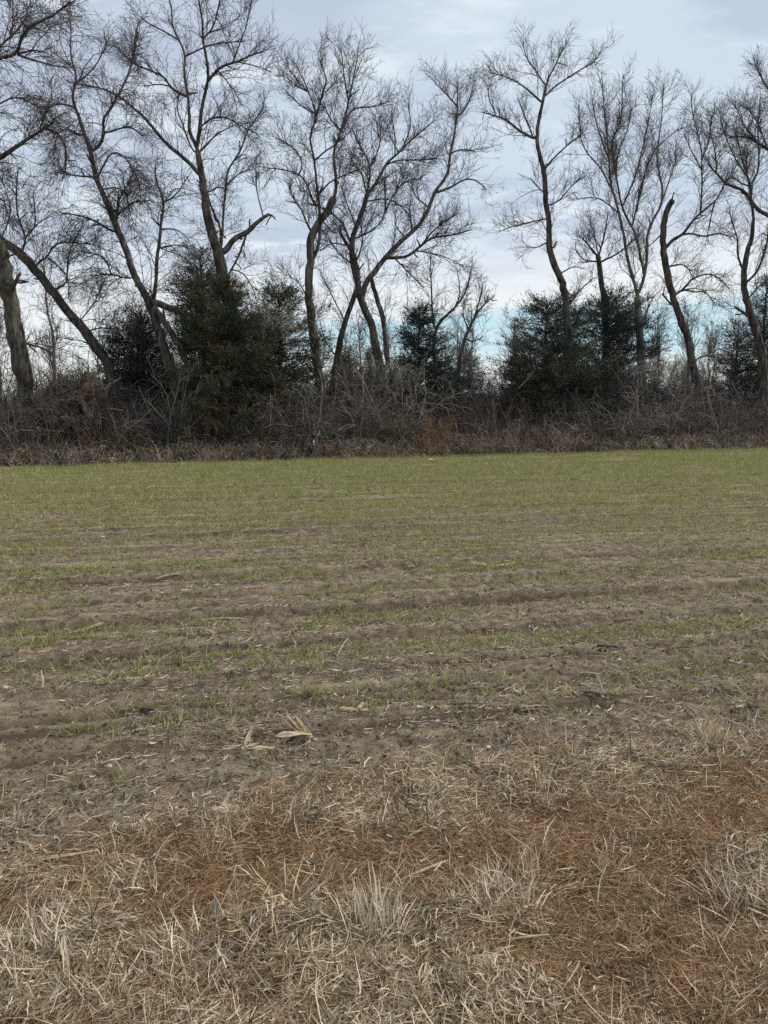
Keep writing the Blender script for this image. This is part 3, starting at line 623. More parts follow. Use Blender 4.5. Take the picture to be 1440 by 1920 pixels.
build_tree('big limbed tree at the right edge whose trunk stands out of view', 1.0, [
    (24, 14, [(1560, 800), (1555, 700), (1545, 600), (1530, 500), (1515, 420), (1505, 340), (1500, 280)]),
    (12, 3, [(1516, 430), (1480, 420), (1440, 403), (1421, 393), (1405, 372), (1390, 355), (1365, 347), (1344, 326), (1327, 307)]),
    (10, 2.5, [(1502, 300), (1470, 292), (1440, 280), (1421, 268), (1396, 256), (1365, 258)]), (4, 1.5, [(1410, 378), (1400, 320), (1402, 280)]), (4, 1.5, [(1440, 280), (1420, 230), (1400, 200)]),
    (8, 2, [(1500, 285), (1480, 220), (1450, 180), (1430, 150), (1420, 130)]), (4, 1.5, [(1421, 268), (1395, 235), (1380, 200)]), (4, 1.5, [(1470, 292), (1455, 240), (1440, 200)]), (4, 1.5, [(1344, 326), (1340, 280), (1330, 240)])], 25, dens=1.1, tlen=.95)
# ---------------------------------------------------------------- evergreens
def cedar(label, px, py_top, py_bot, half_px, back, seed, matn='cedar', n=26000, lean=0.0, thin=0.0, clump=1.0, name='cedar_tree', cat='cedar', leaf=1.0, shape='cone', Y=None):
    rng = np.random.default_rng(seed)
    Yd = hedge_depth(px, back) if Y is None else Y
    top = at_depth(px, py_top, Yd); rad = half_px * Yd / FPX
    base = np.array([top[0], top[1], float(height(top[0], top[1]))]); H = top[2] - base[2]
    zlo = max(0.0, at_depth(px, py_bot, Yd)[2] - base[2])
    root = thing(name, label, cat, tuple(base))
    nb = int(90 + 45 * H)
    zz_ = rng.uniform(0, 1, nb) ** .9; f = zlo / H + zz_ * (1 - zlo / H) * .985
    g = (f - zlo / H) / (1 - zlo / H)
    prof = np.minimum(1, (1 - g) ** .62 * 1.15) * (.70 + .30 * sstep(g, 0, .16)) if shape == 'cone' else np.sqrt(np.clip(1 - (g * 1.45 - .45) ** 2, 0, 1)) * .95 + .08 * (1 - g)
    azm = rng.uniform(0, 2 * PI, nb)
    lob = .40 + 1.15 * vnoise(np.cos(azm) * 1.3 + seed * 3.1, f * H * 1.3 + np.sin(azm) * 1.3, seed) + .20 * rng.normal(size=nb)
    L = rad * np.clip(prof * lob, .05, 1.3) + .10
    K = 6; P = np.empty((nb, K, 3)); s = np.linspace(0, 1, K)
    bend = lean * f * f
    d0 = np.stack([np.cos(azm), np.sin(azm)], -1)
    rise = rng.uniform(.05, .75, nb) * (.5 + g)
    for k in range(K):
        P[:, k, :2] = d0 * (L * s[k])[:, None] + np.stack([bend, 0 * bend], -1) + rng.normal(size=(nb, 2)) * .04 * s[k]
        P[:, k, 2] = f * H + L * (rise * s[k] - .15 * s[k] ** 2) + rng.normal(size=nb) * .02
    Rb = (.006 + .012 * L / max(rad, .1))[:, None] * (1 - .75 * s)[None]
    tz = np.linspace(0, 1, 14); tp = np.stack([lean * tz ** 2 + rng.normal(size=14) * .02, rng.normal(size=14) * .02, tz * H * .97 - .1], -1)
    V, F, _ = tubes(tp[None], ((.035 + .016 * H) * (1 - .9 * tz))[None], 8, rng, .05)
    link('trunk', make_mesh('trunk', V, F, M['bark']), root)
    V, F, sid = tubes(P, Rb, 3, rng)
    link('boughs', make_mesh('boughs', V, F, M['twig'], rng.uniform(0, 1, nb)[sid]), root, kind='stuff')
    # foliage: sprays along every bough, each spray a loose bunch of small scale-leaf slips
    ns = int(n * 2.7) // 9
    bi = rng.choice(nb, ns, p=(L ** 1.3) / (L ** 1.3).sum()); tt = rng.beta(1.7, 1.1, ns); ff = np.minimum(tt * (K - 1), K - 1.001); ii = ff.astype(int); w = (ff - ii)[:, None]
    c0 = P[bi, ii] * (1 - w) + P[bi, ii + 1] * w
    out = norm(P[bi, -1] - P[bi, 0])
    sd = norm(out + rng.normal(size=(ns, 3)) * .55 + np.array([0, 0, .25])); sl = rng.uniform(.14, .36, ns) * clump
    if thin: 
        keep = vnoise(c0[:, 0] * 2.6 + 9, c0[:, 2] * 2.6 + c0[:, 1] * 1.7, seed + 3) > thin
        c0, sd, sl = c0[keep], sd[keep], sl[keep]; ns = len(c0)
    c0 = c0 + rng.normal(size=(ns, 3)) * .045
    m = 9; a = rng.uniform(0, 1, (ns, m)); ld = norm(sd[:, None] + rng.normal(size=(ns, m, 3)) * .45)
    pc = c0[:, None] + sd[:, None] * (sl[:, None] * a)[..., None]
    ll = rng.uniform(.04, .105, (ns, m)) * leaf; lw = rng.uniform(.0055, .0105, (ns, m)) * leaf
    sdv = norm(np.cross(ld, rng.normal(size=(ns, m, 3))))
    tip = pc + ld * ll[..., None]; mid = pc + ld * (ll * .5)[..., None]
    V = np.stack([pc + sdv * lw[..., None], tip, pc - sdv * lw[..., None]], 2).reshape(-1, 3)
    F = np.arange(len(V)).reshape(-1, 3)
    sv = np.clip(.5 + .22 * rng.normal(size=(ns, 1)) + .12 * rng.normal(size=(ns, m)), 0, 1)
    link('crown', make_mesh('crown', V, F, M[matn], np.repeat(sv.ravel(), 3)), root, kind='stuff')
    return root
cedar('large bronze tinted cedar wrapped round the foot of the tallest left tree', 418, 530, 830, 100, 1.0, 31, 'cedar_bronze', 52000, thin=0.08)
cedar('dark green cedar top rising behind the bronze cedar beside the tall trunk', 376, 468, 690, 58, 2.9, 32, 'cedar', 17000, thin=0.22)
cedar('dark cedar behind the double stemmed tree above the root pile', 265, 585, 800, 76, 3.3, 33, 'cedar_dark', 26000, thin=0.24)
cedar('cedar hung with pale dead twigs left of the entwined upright stems', 522, 540, 790, 78, 2.0, 34, 'cedar', 26000, thin=0.22)
cedar('blue black cedar standing behind the small crooked tree', 787, 574, 780, 64, 2.8, 35, 'cedar_dark', 26000, thin=0.18)
cedar('ragged broad cedar in front of the slender tree by the clear sky', 1026, 566, 800, 104, 2.6, 36, 'cedar', 46000, thin=0.12)
cedar('dense black green cedar left of the pale forked tree', 1140, 556, 790, 80, 3.0, 37, 'cedar_dark', 42000, thin=0.04, shape='round')
cedar('dark cedar against the right edge behind the last tree', 1440, 520, 770, 42, 3.6, 38, 'cedar_dark', 15000, thin=0.18)
cedar('low spreading cedar between the snapped tree and the last tree', 1385, 605, 780, 72, 4.2, 39, 'cedar', 14000, thin=0.30)
cedar('small bronze juniper low at the foot of the slender tree', 985, 640, 800, 52, 1.6, 40, 'cedar_bronze', 13000, thin=0.27)
cedar('faint small pine far behind the gap by the low bent tree', 880, 655, 748, 17, 0, 41, 'far_green', 3000, name='pine_tree', cat='pine', Y=46, leaf=1.6, clump=1.8, thin=0.22)
cedar('small distant pine seen between the thin leaning trunk and the stout forked tree', 655, 650, 750, 26, 0, 42, 'far_green', 4000, name='pine_tree', cat='pine', Y=40, leaf=1.4, clump=1.6, thin=0.22)
cedar('second small distant pine just right of its neighbour behind the thin leaning trunk', 692, 660, 750, 20, 0, 43, 'far_green', 3000, name='pine_tree', cat='pine', Y=44, leaf=1.5, clump=1.6, thin=0.25)
cedar('narrow distant pine left of the thin leaning trunk', 640, 668, 750, 12, 0, 44, 'far_green', 2000, name='pine_tree', cat='pine', Y=48, leaf=1.5, clump=1.6)

# ---------------------------------------------------------------- thicket: bushes and tangled undergrowth
def cane_mesh(name, seed, n, h, spread, matn, arch=0.0, l2=7, l3=5, rad=.019, foot=.25, jit=.16, K=8, tipdown=False, r3=.0035):
    rng = np.random.default_rng(seed)
    a = rng.uniform(0, 2 * PI, n); rr = np.sqrt(rng.uniform(0, 1, n)) * foot
    P = np.empty((n, K, 3)); P[:, 0] = np.stack([rr * np.cos(a), rr * np.sin(a), -.05 + 0 * a], -1)
    b = a + rng.normal(size=n) * .6; tl = rng.uniform(.15, 1.0, n) * spread
    d = norm(np.stack([np.cos(b) * tl, np.sin(b) * tl, np.ones(n)], -1)); L = rng.uniform(.55, 1.1, n) * h * (1 + .3 * arch)
    ar = rng.uniform(.3, 1.0, n) * arch
    for k in range(1, K):
        P[:, k] = P[:, k - 1] + d * (L / (K - 1))[:, None]
        d = d + rng.normal(size=(n, 3)) * jit; d[:, 2] -= ar * .42 * k / K * 1.6; d = norm(d)
    P[:, :, 2] = np.maximum(P[:, :, 2], -.05)
    Rr = (rng.uniform(.6, 1.3, n) * rad)[:, None] * (1 - .65 * np.linspace(0, 1, K))[None]
    mb = MB(); V, F, sid = tubes(P, Rr, 4, rng); mb.add(V, F, rng.uniform(.2, 1, n)[sid])
    up, cu = (.15, (-.05, .12)) if arch < .3 else (-.1, (-.3, .05))
    if l2:
        Q, R2 = spawn(P, Rr, rng, l2, (.2, .75 * min(h, 1.6)), (25, 70), up, cu, 5, .15, (.6, r3 * 1.4), .5, .5, wob=.22, rlen=.007)
        V, F, sid = tubes(Q, R2, 3, rng); mb.add(V, F, rng.uniform(0, 1, len(Q))[sid])
        if l3:
            Q2, R3_ = spawn(Q, R2, rng, l3, (.10, .40), (25, 70), up, cu, 4, .2, (.7, r3), .6, .4, wob=.22, rlen=.008)
            V, F, sid = tubes(Q2, R3_, 3, rng); mb.add(V, F, rng.uniform(0, 1, len(Q2))[sid])
    return mb
def place_bush(label, px, py_foot, height_m, kind, seed, back=0.3, cat='bush', name='bare_bush', group=None, **kw):
    Yd = hedge_depth(px, back); g = at_depth(px, 800, Yd); z = float(height(g[0], g[1]))
    mb = cane_mesh(name, seed, matn=kind, h=height_m, **kw)
    o = link(name, mb.mesh(name, M[kind]), loc=(g[0], g[1], z), label=label, category=cat)
    if group: o['group'] = group
    return o, (g[0], g[1], z)
place_bush('russet weed clump glowing orange brown left of the low bent tree', 790, 840, 1.15, 'russet', 51, .35, 'weeds', 'weed_clump', n=120, spread=.45, l2=5, l3=3, rad=.010, foot=1.0)
place_bush('rusty dock stalks in front of the root pile at left', 205, 850, .95, 'russet', 52, .25, 'weeds', 'weed_clump', n=60, spread=.25, l2=5, l3=3, rad=.010, foot=.75)
place_bush('thin rusty stalks just left of the broken trunk foot', 70, 850, .7, 'russet', 53, .2, 'weeds', 'weed_clump', n=50, spread=.3, l2=5, l3=2, rad=.010, foot=.8)
place_bush('pinkish brown briar patch under the gap right of centre', 905, 840, .95, 'briar', 54, .35, 'briar', 'briar_patch', n=120, spread=.7, arch=.6, l2=5, l3=3, rad=.010, foot=1.3)
place_bush('reddish briars at the foot of the slender tree', 1030, 835, 1.0, 'briar', 55, .4, 'briar', 'briar_patch', n=110, spread=.6, arch=.5, l2=5, l3=3, rad=.010, foot=1.1)
place_bush('arching grey bush with drooping stems beside the white marker flag', 575, 845, 2.0, 'twig_grey', 56, .7, n=60, spread=.9, arch=.9, l2=6, l3=3, rad=.016, foot=.5)
place_bush('pale weeping bush reaching in front of the stout forked tree', 735, 840, 2.6, 'twig_grey', 57, 1.0, n=60, spread=.8, arch=.9, l2=6, l3=4, rad=.016, foot=.7)
place_bush('second arching bush of grey stems right of the marker flag', 655, 845, 2.0, 'twig_grey', 58, .8, n=55, spread=.9, arch=.8, l2=6, l3=4, rad=.015, foot=.6)
place_bush('fan of pale slender upright stems rooted left of the bronze cedar', 320, 850, 2.4, 'twig_grey', 59, .35, n=24, spread=.45, l2=4, l3=4, rad=.019, foot=.25)
place_bush('pale spreading bare shrub in front of the dark root pile', 190, 840, 2.3, 'twig_grey', 60, .3, n=22, spread=.9, l2=4, l3=4, rad=.020, foot=.35)
place_bush('drooping pale bush wrapped around the broken trunk at left', 62, 845, 2.6, 'twig_grey', 61, .4, n=40, spread=.6, arch=.7, l2=5, l3=4, rad=.015, foot=.6)
place_bush('small reddish brown twiggy shrub in front of the bronze cedar', 425, 850, 1.0, 'twig_brown', 62, .15, n=16, spread=.5, l2=5, l3=4, rad=.010, foot=.12)
place_bush('pale hanging bush beside the foot of the forked tree', 1222, 835, 2.7, 'twig_grey', 63, .8, n=50, spread=.7, arch=.85, l2=6, l3=4, rad=.015, foot=.6)
place_bush('grey tangled bush left of the forked tree foot', 1150, 835, 1.9, 'twig_grey', 64, .5, n=60, spread=.8, arch=.4, l2=6, l3=3, rad=.013, foot=.8)
place_bush('grey bush below the leaning snapped tree', 1318, 830, 2.0, 'twig_grey', 65, .5, n=60, spread=.8, arch=.4, l2=6, l3=3, rad=.013, foot=.8)
place_bush('grey brown bush at the right edge of the thicket', 1415, 830, 1.9, 'twig_grey', 66, .5, n=60, spread=.8, arch=.4, l2=6, l3=3, rad=.013, foot=.8)
place_bush('bushy grey brown thicket clump under the gap left of the ragged cedar', 905, 830, 2.0, 'twig_brown', 67, 1.2, n=80, spread=.7, l2=6, l3=3, rad=.013, foot=1.1)
place_bush('dry brown shrub between the fan of stems and the bronze cedar', 372, 845, 1.7, 'twig_brown', 68, .6, n=50, spread=.8, l2=6, l3=3, rad=.013, foot=.6)
place_bush('thorny bush at the foot of the entwined upright stems', 490, 845, 1.7, 'twig_brown', 69, .6, n=55, spread=.8, arch=.4, l2=6, l3=3, rad=.013, foot=.6)
# straight saplings
for k, (px, hh, lab) in enumerate([(925, 2.0, 'pale straight sapling under the gap right of centre'), (850, 1.7, 'slim grey sapling right of the russet weeds'), (502, 2.3, 'straight reddish sapling beside the cedar hung with twigs'), (1022, 1.6, 'grey sapling left of the slender tree foot'), (1118, 1.5, 'thin sapling right of the slender tree foot'), (448, 1.5, 'thin pale sapling in front of the bronze cedar'), (1240, 1.6, 'pale sapling right of the forked tree'), (1385, 1.5, 'thin sapling near the right end of the thicket')]):
    place_bush(lab, px, 840, hh, 'twig_grey', 80 + k, .25, 'sapling', 'sapling', n=1, spread=.12, l2=5, l3=4, rad=.020, foot=.02, jit=.05)
# leafy low things
def leaf_bush(label, px, back, w, h, matn, n, seed, z0=0.0, cat='bramble', name='bramble_bush', lsize=.05):
    rng = np.random.default_rng(seed); Yd = hedge_depth(px, back); g = at_depth(px, 800, Yd); z = float(height(g[0], g[1])) + z0
    root = thing(name, label, cat, (g[0], g[1], z - z0))
    mb = cane_mesh('canes', seed, 50, (h + z0) * .9, .6, 'twig_brown', .3, 4, 0, .006, w * .6)
    link('canes', mb.mesh('canes', M['twig_brown']), root, kind='stuff')
    p = rng.normal(size=(n, 3)) * np.array([w * .5, .45, h * .30]); p[:, 2] = np.abs(p[:, 2] - h * .3) + z0
    d = norm(rng.normal(size=(n, 3)) + np.array([0, -.3, .4])); s = norm(np.cross(d, rng.normal(size=(n, 3)))); L = rng.uniform(.5, 1.1, (n, 1)) * lsize
    V = np.stack([p, p + d * L * .5 + s * L * .3, p + d * L, p + d * L * .5 - s * L * .3], 1).reshape(-1, 3)
    link('leaves', make_mesh('leaves', V, np.arange(4 * n).reshape(-1, 4), M[matn], np.repeat(rng.uniform(0, 1, n), 4)), root, kind='stuff')
leaf_bush('low green leaved bramble between the marker flag and the russet weeds', 690, .3, 1.5, .6, 'bramble', 2600, 71)
leaf_bush('faded olive leaved bush behind the arching grey bush', 562, 1.5, .75, .55, 'leaf_olive', 1500, 72, 1.0)
leaf_bush('low green bramble under the bronze cedar', 425, .5, .9, .7, 'bramble', 1200, 73, .15)
leaf_bush('dull green bramble beside the foot of the slender tree', 1110, 2.2, 1.0, .8, 'bramble', 1300, 74, .3)
leaf_bush('rust leaved low bush at the far right of the thicket', 1432, .3, .6, .5, 'russet', 900, 75, .1)

# dead twigs hanging on the cedar
def hanging(label, px, py, back, w, L, n, seed):
    rng = np.random.default_rng(seed); Yd = hedge_depth(px, back); c0 = at_depth(px, py, Yd)
    K = 7; P = np.empty((n, K, 3)); P[:, 0] = c0 + rng.normal(size=(n, 3)) * np.array([w, .15, .12])
    d = norm(np.stack([rng.normal(size=n) * .8, rng.normal(size=n) * .4 - .3, rng.uniform(-.2, .7, n)], -1)); ln = rng.uniform(.5, 1.1, n) * L
    for k in range(1, K):
        P[:, k] = P[:, k - 1] + d * (ln / (K - 1))[:, None]; d = d + rng.normal(size=(n, 3)) * .15; d[:, 2] -= .42; d = norm(d)
    Rr = np.full((n, K), .007) * (1 - .6 * np.linspace(0, 1, K))[None]
    mb = MB(); V, F, sid = tubes(P, Rr, 4, rng); mb.add(V, F, rng.uniform(.4, 1, n)[sid])
    Q, R2 = spawn(P, Rr, rng, 6, (.15, .5), (25, 60), -.1, (-.25, 0), 5, .1, (.7, .0045), .5, .3); V, F, sid = tubes(Q, R2, 3, rng); mb.add(V, F, rng.uniform(.3, 1, len(Q))[sid])
    link('dead_vine', mb.mesh('dead_vine', M['twig_grey'], origin=c0), loc=tuple(c0), label=label, category='vine')
hanging('pale dead vine spilling down the front of the cedar', 512, 600, .9, .35, 1.5, 60, 91)
hanging('grey vine draped over the thicket before the stout forked tree', 742, 690, 1.0, .4, 1.1, 45, 92)
hanging('tangle of pale vine at the foot of the forked tree', 1210, 690, 1.0, .2, 1.3, 36, 93)

# the tangle itself, nobody could count: instanced tangles of canes
def scatter(name, protos, pos, rot, scl, idx, **props):
    """one object of many pieces: every point carries a piece, its turn and its size"""
    n = len(pos)
    me = bpy.data.meshes.new(name); me.vertices.add(n); me.vertices.foreach_set('co', np.ascontiguousarray(pos, np.float32).ravel())
    a = me.attributes.new('turn', 'FLOAT_VECTOR', 'POINT'); a.data.foreach_set('vector', np.ascontiguousarray(rot, np.float32).ravel())
    a = me.attributes.new('size', 'FLOAT', 'POINT'); a.data.foreach_set('value', np.ascontiguousarray(scl, np.float32))
    a = me.attributes.new('pick', 'INT', 'POINT'); a.data.foreach_set('value', np.ascontiguousarray(idx, np.int32))
    o = link(name, me, **props)
    cl = bpy.data.collections.new(name + '_pieces')
    for k, pm in enumerate(protos):
        cl.objects.link(bpy.data.objects.new('%s_piece.%03d' % (name, k), pm))
    g = bpy.data.node_groups.new(name, 'GeometryNodeTree')
    g.interface.new_socket('Geometry', in_out='INPUT', socket_type='NodeSocketGeometry'); g.interface.new_socket('Geometry', in_out='OUTPUT', socket_type='NodeSocketGeometry')
    N = g.nodes.new; gi = N('NodeGroupInput'); go = N('NodeGroupOutput'); ip = N('GeometryNodeInstanceOnPoints'); ci = N('GeometryNodeCollectionInfo')
    ci.inputs[0].default_value = cl; ci.inputs[1].default_value = True; ci.inputs[2].default_value = True
    def attr(nm, dt):
        k = N('GeometryNodeInputNamedAttribute'); k.data_type = dt; k.inputs[0].default_value = nm; return k.outputs[0]
    er = N('FunctionNodeEulerToRotation'); L = g.links.new
    L(gi.outputs[0], ip.inputs['Points']); L(ci.outputs[0], ip.inputs['Instance']); ip.inputs['Pick Instance'].default_value = True
    L(attr('pick', 'INT'), ip.inputs['Instance Index']); L(attr('turn', 'FLOAT_VECTOR'), er.inputs[0]); L(er.outputs[0], ip.inputs['Rotation']); L(attr('size', 'FLOAT'), ip.inputs['Scale'])
    L(ip.outputs[0], go.inputs[0])
    md = o.modifiers.new('pieces', 'NODES'); md.node_group = g
    return o
rng = np.random.default_rng(201)
tang = [cane_mesh('t', 210 + k, 34, 1.5, .8, m_, ar, 6, 4, .012, .55).mesh('tangle', M[m_]) for k, (m_, ar) in enumerate([('twig_grey', .2), ('twig_brown', .6), ('twig_grey', .9), ('twig_grey', .5), ('twig', .5)])]
n = 760
X = rng.uniform(-17, 21, n); B = rng.uniform(.5, 6.0, n); Yp = hedge_y(X) + B
scl = (.35 + 1.15 * vnoise(X * .7, B * .3, 77)) * rng.uniform(.7, 1.3, n) * (.8 + .06 * B)
tall = (rng.random(n) < .07) & (B > 2.5); scl = np.where(tall, rng.uniform(1.3, 1.9, n), scl * .92)
gap = np.abs(X - 3.2) < 2.2; scl = np.where(gap, scl * .8, scl)
def ahead(X, Y): return 720 + FPX * X / (Y * cp + CAM_H * sp_)
pxs = ahead(X, Yp)
ok = ~((pxs > 95) & (pxs < 212) & (B < 1.6)) & ~((pxs > -15) & (pxs < 44) & (scl > .55)); X, Yp, B, scl = X[ok], Yp[ok], B[ok], scl[ok]; n = len(X)
deep = rng.random(n) < sstep(B, .8, 2.0)
scatter('undergrowth', tang, np.stack([X, Yp, height(X, Yp)], -1), np.stack([rng.normal(size=n) * .12, rng.normal(size=n) * .12, rng.uniform(0, 6.28, n)], -1), scl, np.where(deep, rng.choice([1, 4, 4], n), rng.choice([0, 2, 3, 1], n)), kind='stuff', label='dense dark tangle of bare stems filling the hedgerow', category='undergrowth')
# low fringe of dead weeds and litter along the foot of the thicket
fr = [cane_mesh('t', 230 + k, 26, .45, .9, m_, ar, 4, 2, .007, .3, r3=.005).mesh('fringe', M[m_]) for k, (m_, ar) in enumerate([('briar', .5), ('straw_grey', .6), ('russet', .3), ('twig_brown', .6), ('twig_grey', .7)])]
n = 1600
X = rng.uniform(-15, 19, n); B = rng.normal(size=n) * .34 - .02 + .5 * (fbm(X * .6, X * 0, 8) - .5); Yp = hedge_y(X) + B
pxs = ahead(X, Yp); ok = ~((np.abs(pxs - 587) < 13) & (B < .5)) & ~((pxs > 196) & (pxs < 300) & (B < .2) & (rng.random(n) < .6)); X, Yp, B = X[ok], Yp[ok], B[ok]; n = len(X)
scatter('weeds', fr, np.stack([X, Yp, height(X, Yp)], -1), np.stack([rng.normal(size=n) * .25, rng.normal(size=n) * .25, rng.uniform(0, 6.28, n)], -1), rng.uniform(.45, 1.25, n), rng.choice(5, n, p=[.20, .36, .06, .18, .20]), kind='stuff', label='low fringe of dead weeds along the foot of the thicket', category='weeds')

# ---------------------------------------------------------------- the uprooted stump, fallen limb, wall, flag, litter
def blob(seed, scale, amp, sub=3, freq=1.5):
    import bmesh
    bm = bmesh.new(); bmesh.ops.create_icosphere(bm, subdivisions=sub, radius=1.0)
    V = np.array([v_.co[:] for v_ in bm.verts]); F = np.array([[v_.index for v_ in f.verts] for f in bm.faces]); bm.free()
    n_ = vnoise(V[:, 0] * freq + seed, V[:, 1] * freq + V[:, 2] * 1.7 * freq, seed) + .5 * vnoise(V[:, 0] * 2.3 * freq + V[:, 2] * freq, V[:, 1] * 2.3 * freq + seed, seed + 1) - .75
    return V * (1 + amp * n_)[:, None] * np.array(scale), F
g = at_depth(150, 800, hedge_depth(150, 1.0)); rg = np.random.default_rng(301)
st = thing('uprooted_stump', 'dark uprooted stump with a tangled root plate near the left end', 'stump', (g[0], g[1], float(height(g[0], g[1]))))
V, F = blob(5, (.80, .40, .80), 1.0, 4, 4.5); V = V + R0.normal(size=V.shape) * .03; V[:, 2] = V[:, 2] * 1.2 + .95
link('root_plate', make_mesh('root_plate', V, F, M['rootmass']), st)
for k in range(30):
    a = rg.uniform(-.5, PI + .5); L = rg.uniform(.5, 1.1); p0 = np.array([math.cos(a) * .5, -.25, .95 + math.sin(a) * .55])
    d = norm(np.array([math.cos(a), rg.uniform(-.9, .2), math.sin(a) * .8])); pts = [p0]
    for q_ in range(5): pts.append(pts[-1] + d * L / 5); d = norm(d + rg.normal(size=3) * .35 - np.array([0, 0, .12]))
    P_ = resample(pts, 14); V, F, _ = tubes(P_[None], (rg.uniform(.022, .055) * (1 - .85 * np.linspace(0, 1, 14)))[None], 6, rg, .08)
    link('root', make_mesh('root', V, F, M['rootmass' if k % 3 else 'bark']), st)
mb = MB()
NR = 620
Pp = np.empty((NR, 6, 3)); a = rg.uniform(0, 6.28, NR); Pp[:, 0] = np.stack([rg.normal(size=NR) * .55, rg.uniform(-.6, .1, NR), rg.uniform(.2, 2.1, NR)], -1); d = norm(rg.normal(size=(NR, 3)))
for k in range(1, 6): Pp[:, k] = Pp[:, k - 1] + d * .13; d = norm(d + rg.normal(size=(NR, 3)) * .4 - np.array([0, 0, .15]))
V, F, sid = tubes(Pp, np.full((NR, 6), .013) * np.linspace(1, .3, 6), 4, rg); mb.add(V, F, rg.uniform(0, 1, NR)[sid])
link('fine_roots', mb.mesh('fine_roots', M['twig_brown']), st, kind='stuff')

def log(name, label, pts, r0, r1, matn, cat, seed, S=9, jag=0.0, branches=0):
    rg = np.random.default_rng(seed); P_ = resample(pts, 22); P_[1:-1] += rg.normal(size=(20, 3)) * r0 * .12
    o0 = P_[0].copy(); r = np.linspace(r0, r1, 22) * (1 + .12 * rg.normal(size=22))
    V, F, _ = tubes((P_ - o0)[None], r[None], S, rg, .08); mb = MB(); mb.add(V, F)
    for e, ring in ((0, 0), (-1, 21)):
        cidx = len(V) + (0 if e == 0 else 0)
        tri = np.array([[ring * S + a_, ring * S + (a_ + 1) % S, cidx] for a_ in range(S)])
        mb2V = np.vstack([V, (P_ - o0)[e] + (P_[e] - P_[1 if e == 0 else -2]) * .15]); mb.add(mb2V, tri)
    if branches:
        Q, R2 = spawn((P_ - o0)[None], r[None], rg, 0, (.2, .8), (40, 80), .2, .05, 6, .2, (.4, .006), .4, .2, n_each=branches); V, F, _ = tubes(Q, R2, 5, rg); mb.add(V, F)
    return link(name, mb.mesh(name, M[matn]), loc=tuple(o0), label=label, category=cat)
Yl = hedge_depth(260, -.15)
log('fallen_limb', 'mossy green fallen limb curving out of the thicket onto the field edge', [at_depth(196, 800, Yl + .5), at_depth(218, 822, Yl + .2), at_depth(248, 836, Yl), at_depth(272, 844, Yl - .1), at_depth(297, 845, Yl - .1)], .05, .075, 'moss', 'log', 302)
Yl = hedge_depth(215, .7)
log('splintered_log', 'pale splintered log end propped on top of the root pile', [at_depth(190, 738, Yl), at_depth(207, 722, Yl), at_depth(226, 708, Yl)], .075, .03, 'deadwood', 'log', 303)
log('splintered_log', 'weathered pinkish log slanting across the face of the root pile', [at_depth(146, 742, Yl - .4), at_depth(158, 762, Yl - .5), at_depth(172, 785, Yl - .5)], .07, .09, 'deadwood', 'log', 304)
log('fallen_branch', 'dead bent branch slanting in front of the ragged cedar', [at_depth(972, 728, hedge_depth(980, 1)), at_depth(985, 715, hedge_depth(985, 1)), at_depth(1000, 697, hedge_depth(1000, 1.2)), at_depth(1012, 672, hedge_depth(1000, 1.6))], .035, .02, 'bark', 'branch', 305, branches=3)

# low wall far to the left behind the broken trunk
Yw = 36.0; wl0 = at_depth(-60, 818, Yw); wl1 = at_depth(46, 818, Yw); htop = at_depth(20, 794, Yw)[2]
wr = thing('low_wall', 'low pale pinkish wall beyond the hedgerow at the left edge', 'wall', ((wl0[0] + wl1[0]) / 2, Yw, 0))
def box(mb, c0, c1, bev=0.012):
    x0, y0, z0 = c0; x1, y1, z1 = c1; b = bev
    pts = []
    for z, k in ((z0, 0), (z0 + 0, 0), (z1 - b, 0), (z1, b)):
        pts += [(x0 + k, y0 + k, z), (x1 - k, y0 + k, z), (x1 - k, y1 - k, z), (x0 + k, y1 - k, z)]
    pts = pts[4:]
    F = [[0, 3, 2, 1], [8, 9, 10, 11]]
    for l in range(2):
        for k in range(4): F.append([l * 4 + k, l * 4 + (k + 1) % 4, l * 4 + 4 + (k + 1) % 4, l * 4 + 4 + k])
    mb.add(pts, np.array(F))
hwid = (wl1[0] - wl0[0]) / 2
nblk = 4
for k in range(nblk):
    mb = MB(); x0 = -hwid + k * 2 * hwid / nblk; box(mb, (x0 + .006, -.12, -.1), (x0 + 2 * hwid / nblk - .006, .12, htop - .07))
    link('panel', mb.mesh('panel', M['wall'], False), wr)
mb = MB(); box(mb, (-hwid - .03, -.16, htop - .067), (hwid + .03, .16, htop)); link('coping', mb.mesh('coping', M['wall'], False), wr)

# marker flag
Yf = hedge_depth(587, -.45); gf = at_depth(587, 845, Yf); zf = float(height(gf[0], gf[1]))
fl = thing('marker_flag', 'tiny white and red marker flag standing in the thicket edge', 'marker flag', (gf[0], gf[1], zf))
mb = MB(); V, F, _ = tubes(np.array([[[0, 0, -.05], [0, 0, .2], [.004, 0, .42]]]), np.full((1, 3), .004), 6); mb.add(V, F); link('stake', mb.mesh('stake', M['wire']), fl)
zt = at_depth(587, 824, Yf)[2] - zf
def pennant(w, h, z, yoff, matn, nm):
    xs_ = np.linspace(0, 1, 5); V = []
    for s_ in (-.002, .002):
        for x_ in xs_:
            V += [(-.02 + w * .15 + x_ * w * .6, yoff + s_ + .012 * math.sin(x_ * 4), z), (-.02 + w * .15 + x_ * w * .32 + .0, yoff + s_ + .012 * math.sin(x_ * 4), z + h * (1 - abs(x_ - .3)))]
    F = [];
    for s_ in (0, 10):
        for k in range(4): F.append([s_ + 2 * k, s_ + 2 * k + 2, s_ + 2 * k + 3, s_ + 2 * k + 1])
    link(nm, make_mesh(nm, V, np.array(F), M[matn]), fl)
pennant(.20, .18, zt - .16, -.03, 'white', 'flag')
pennant(.52, .15, zt - .22, .012, 'red', 'flag')

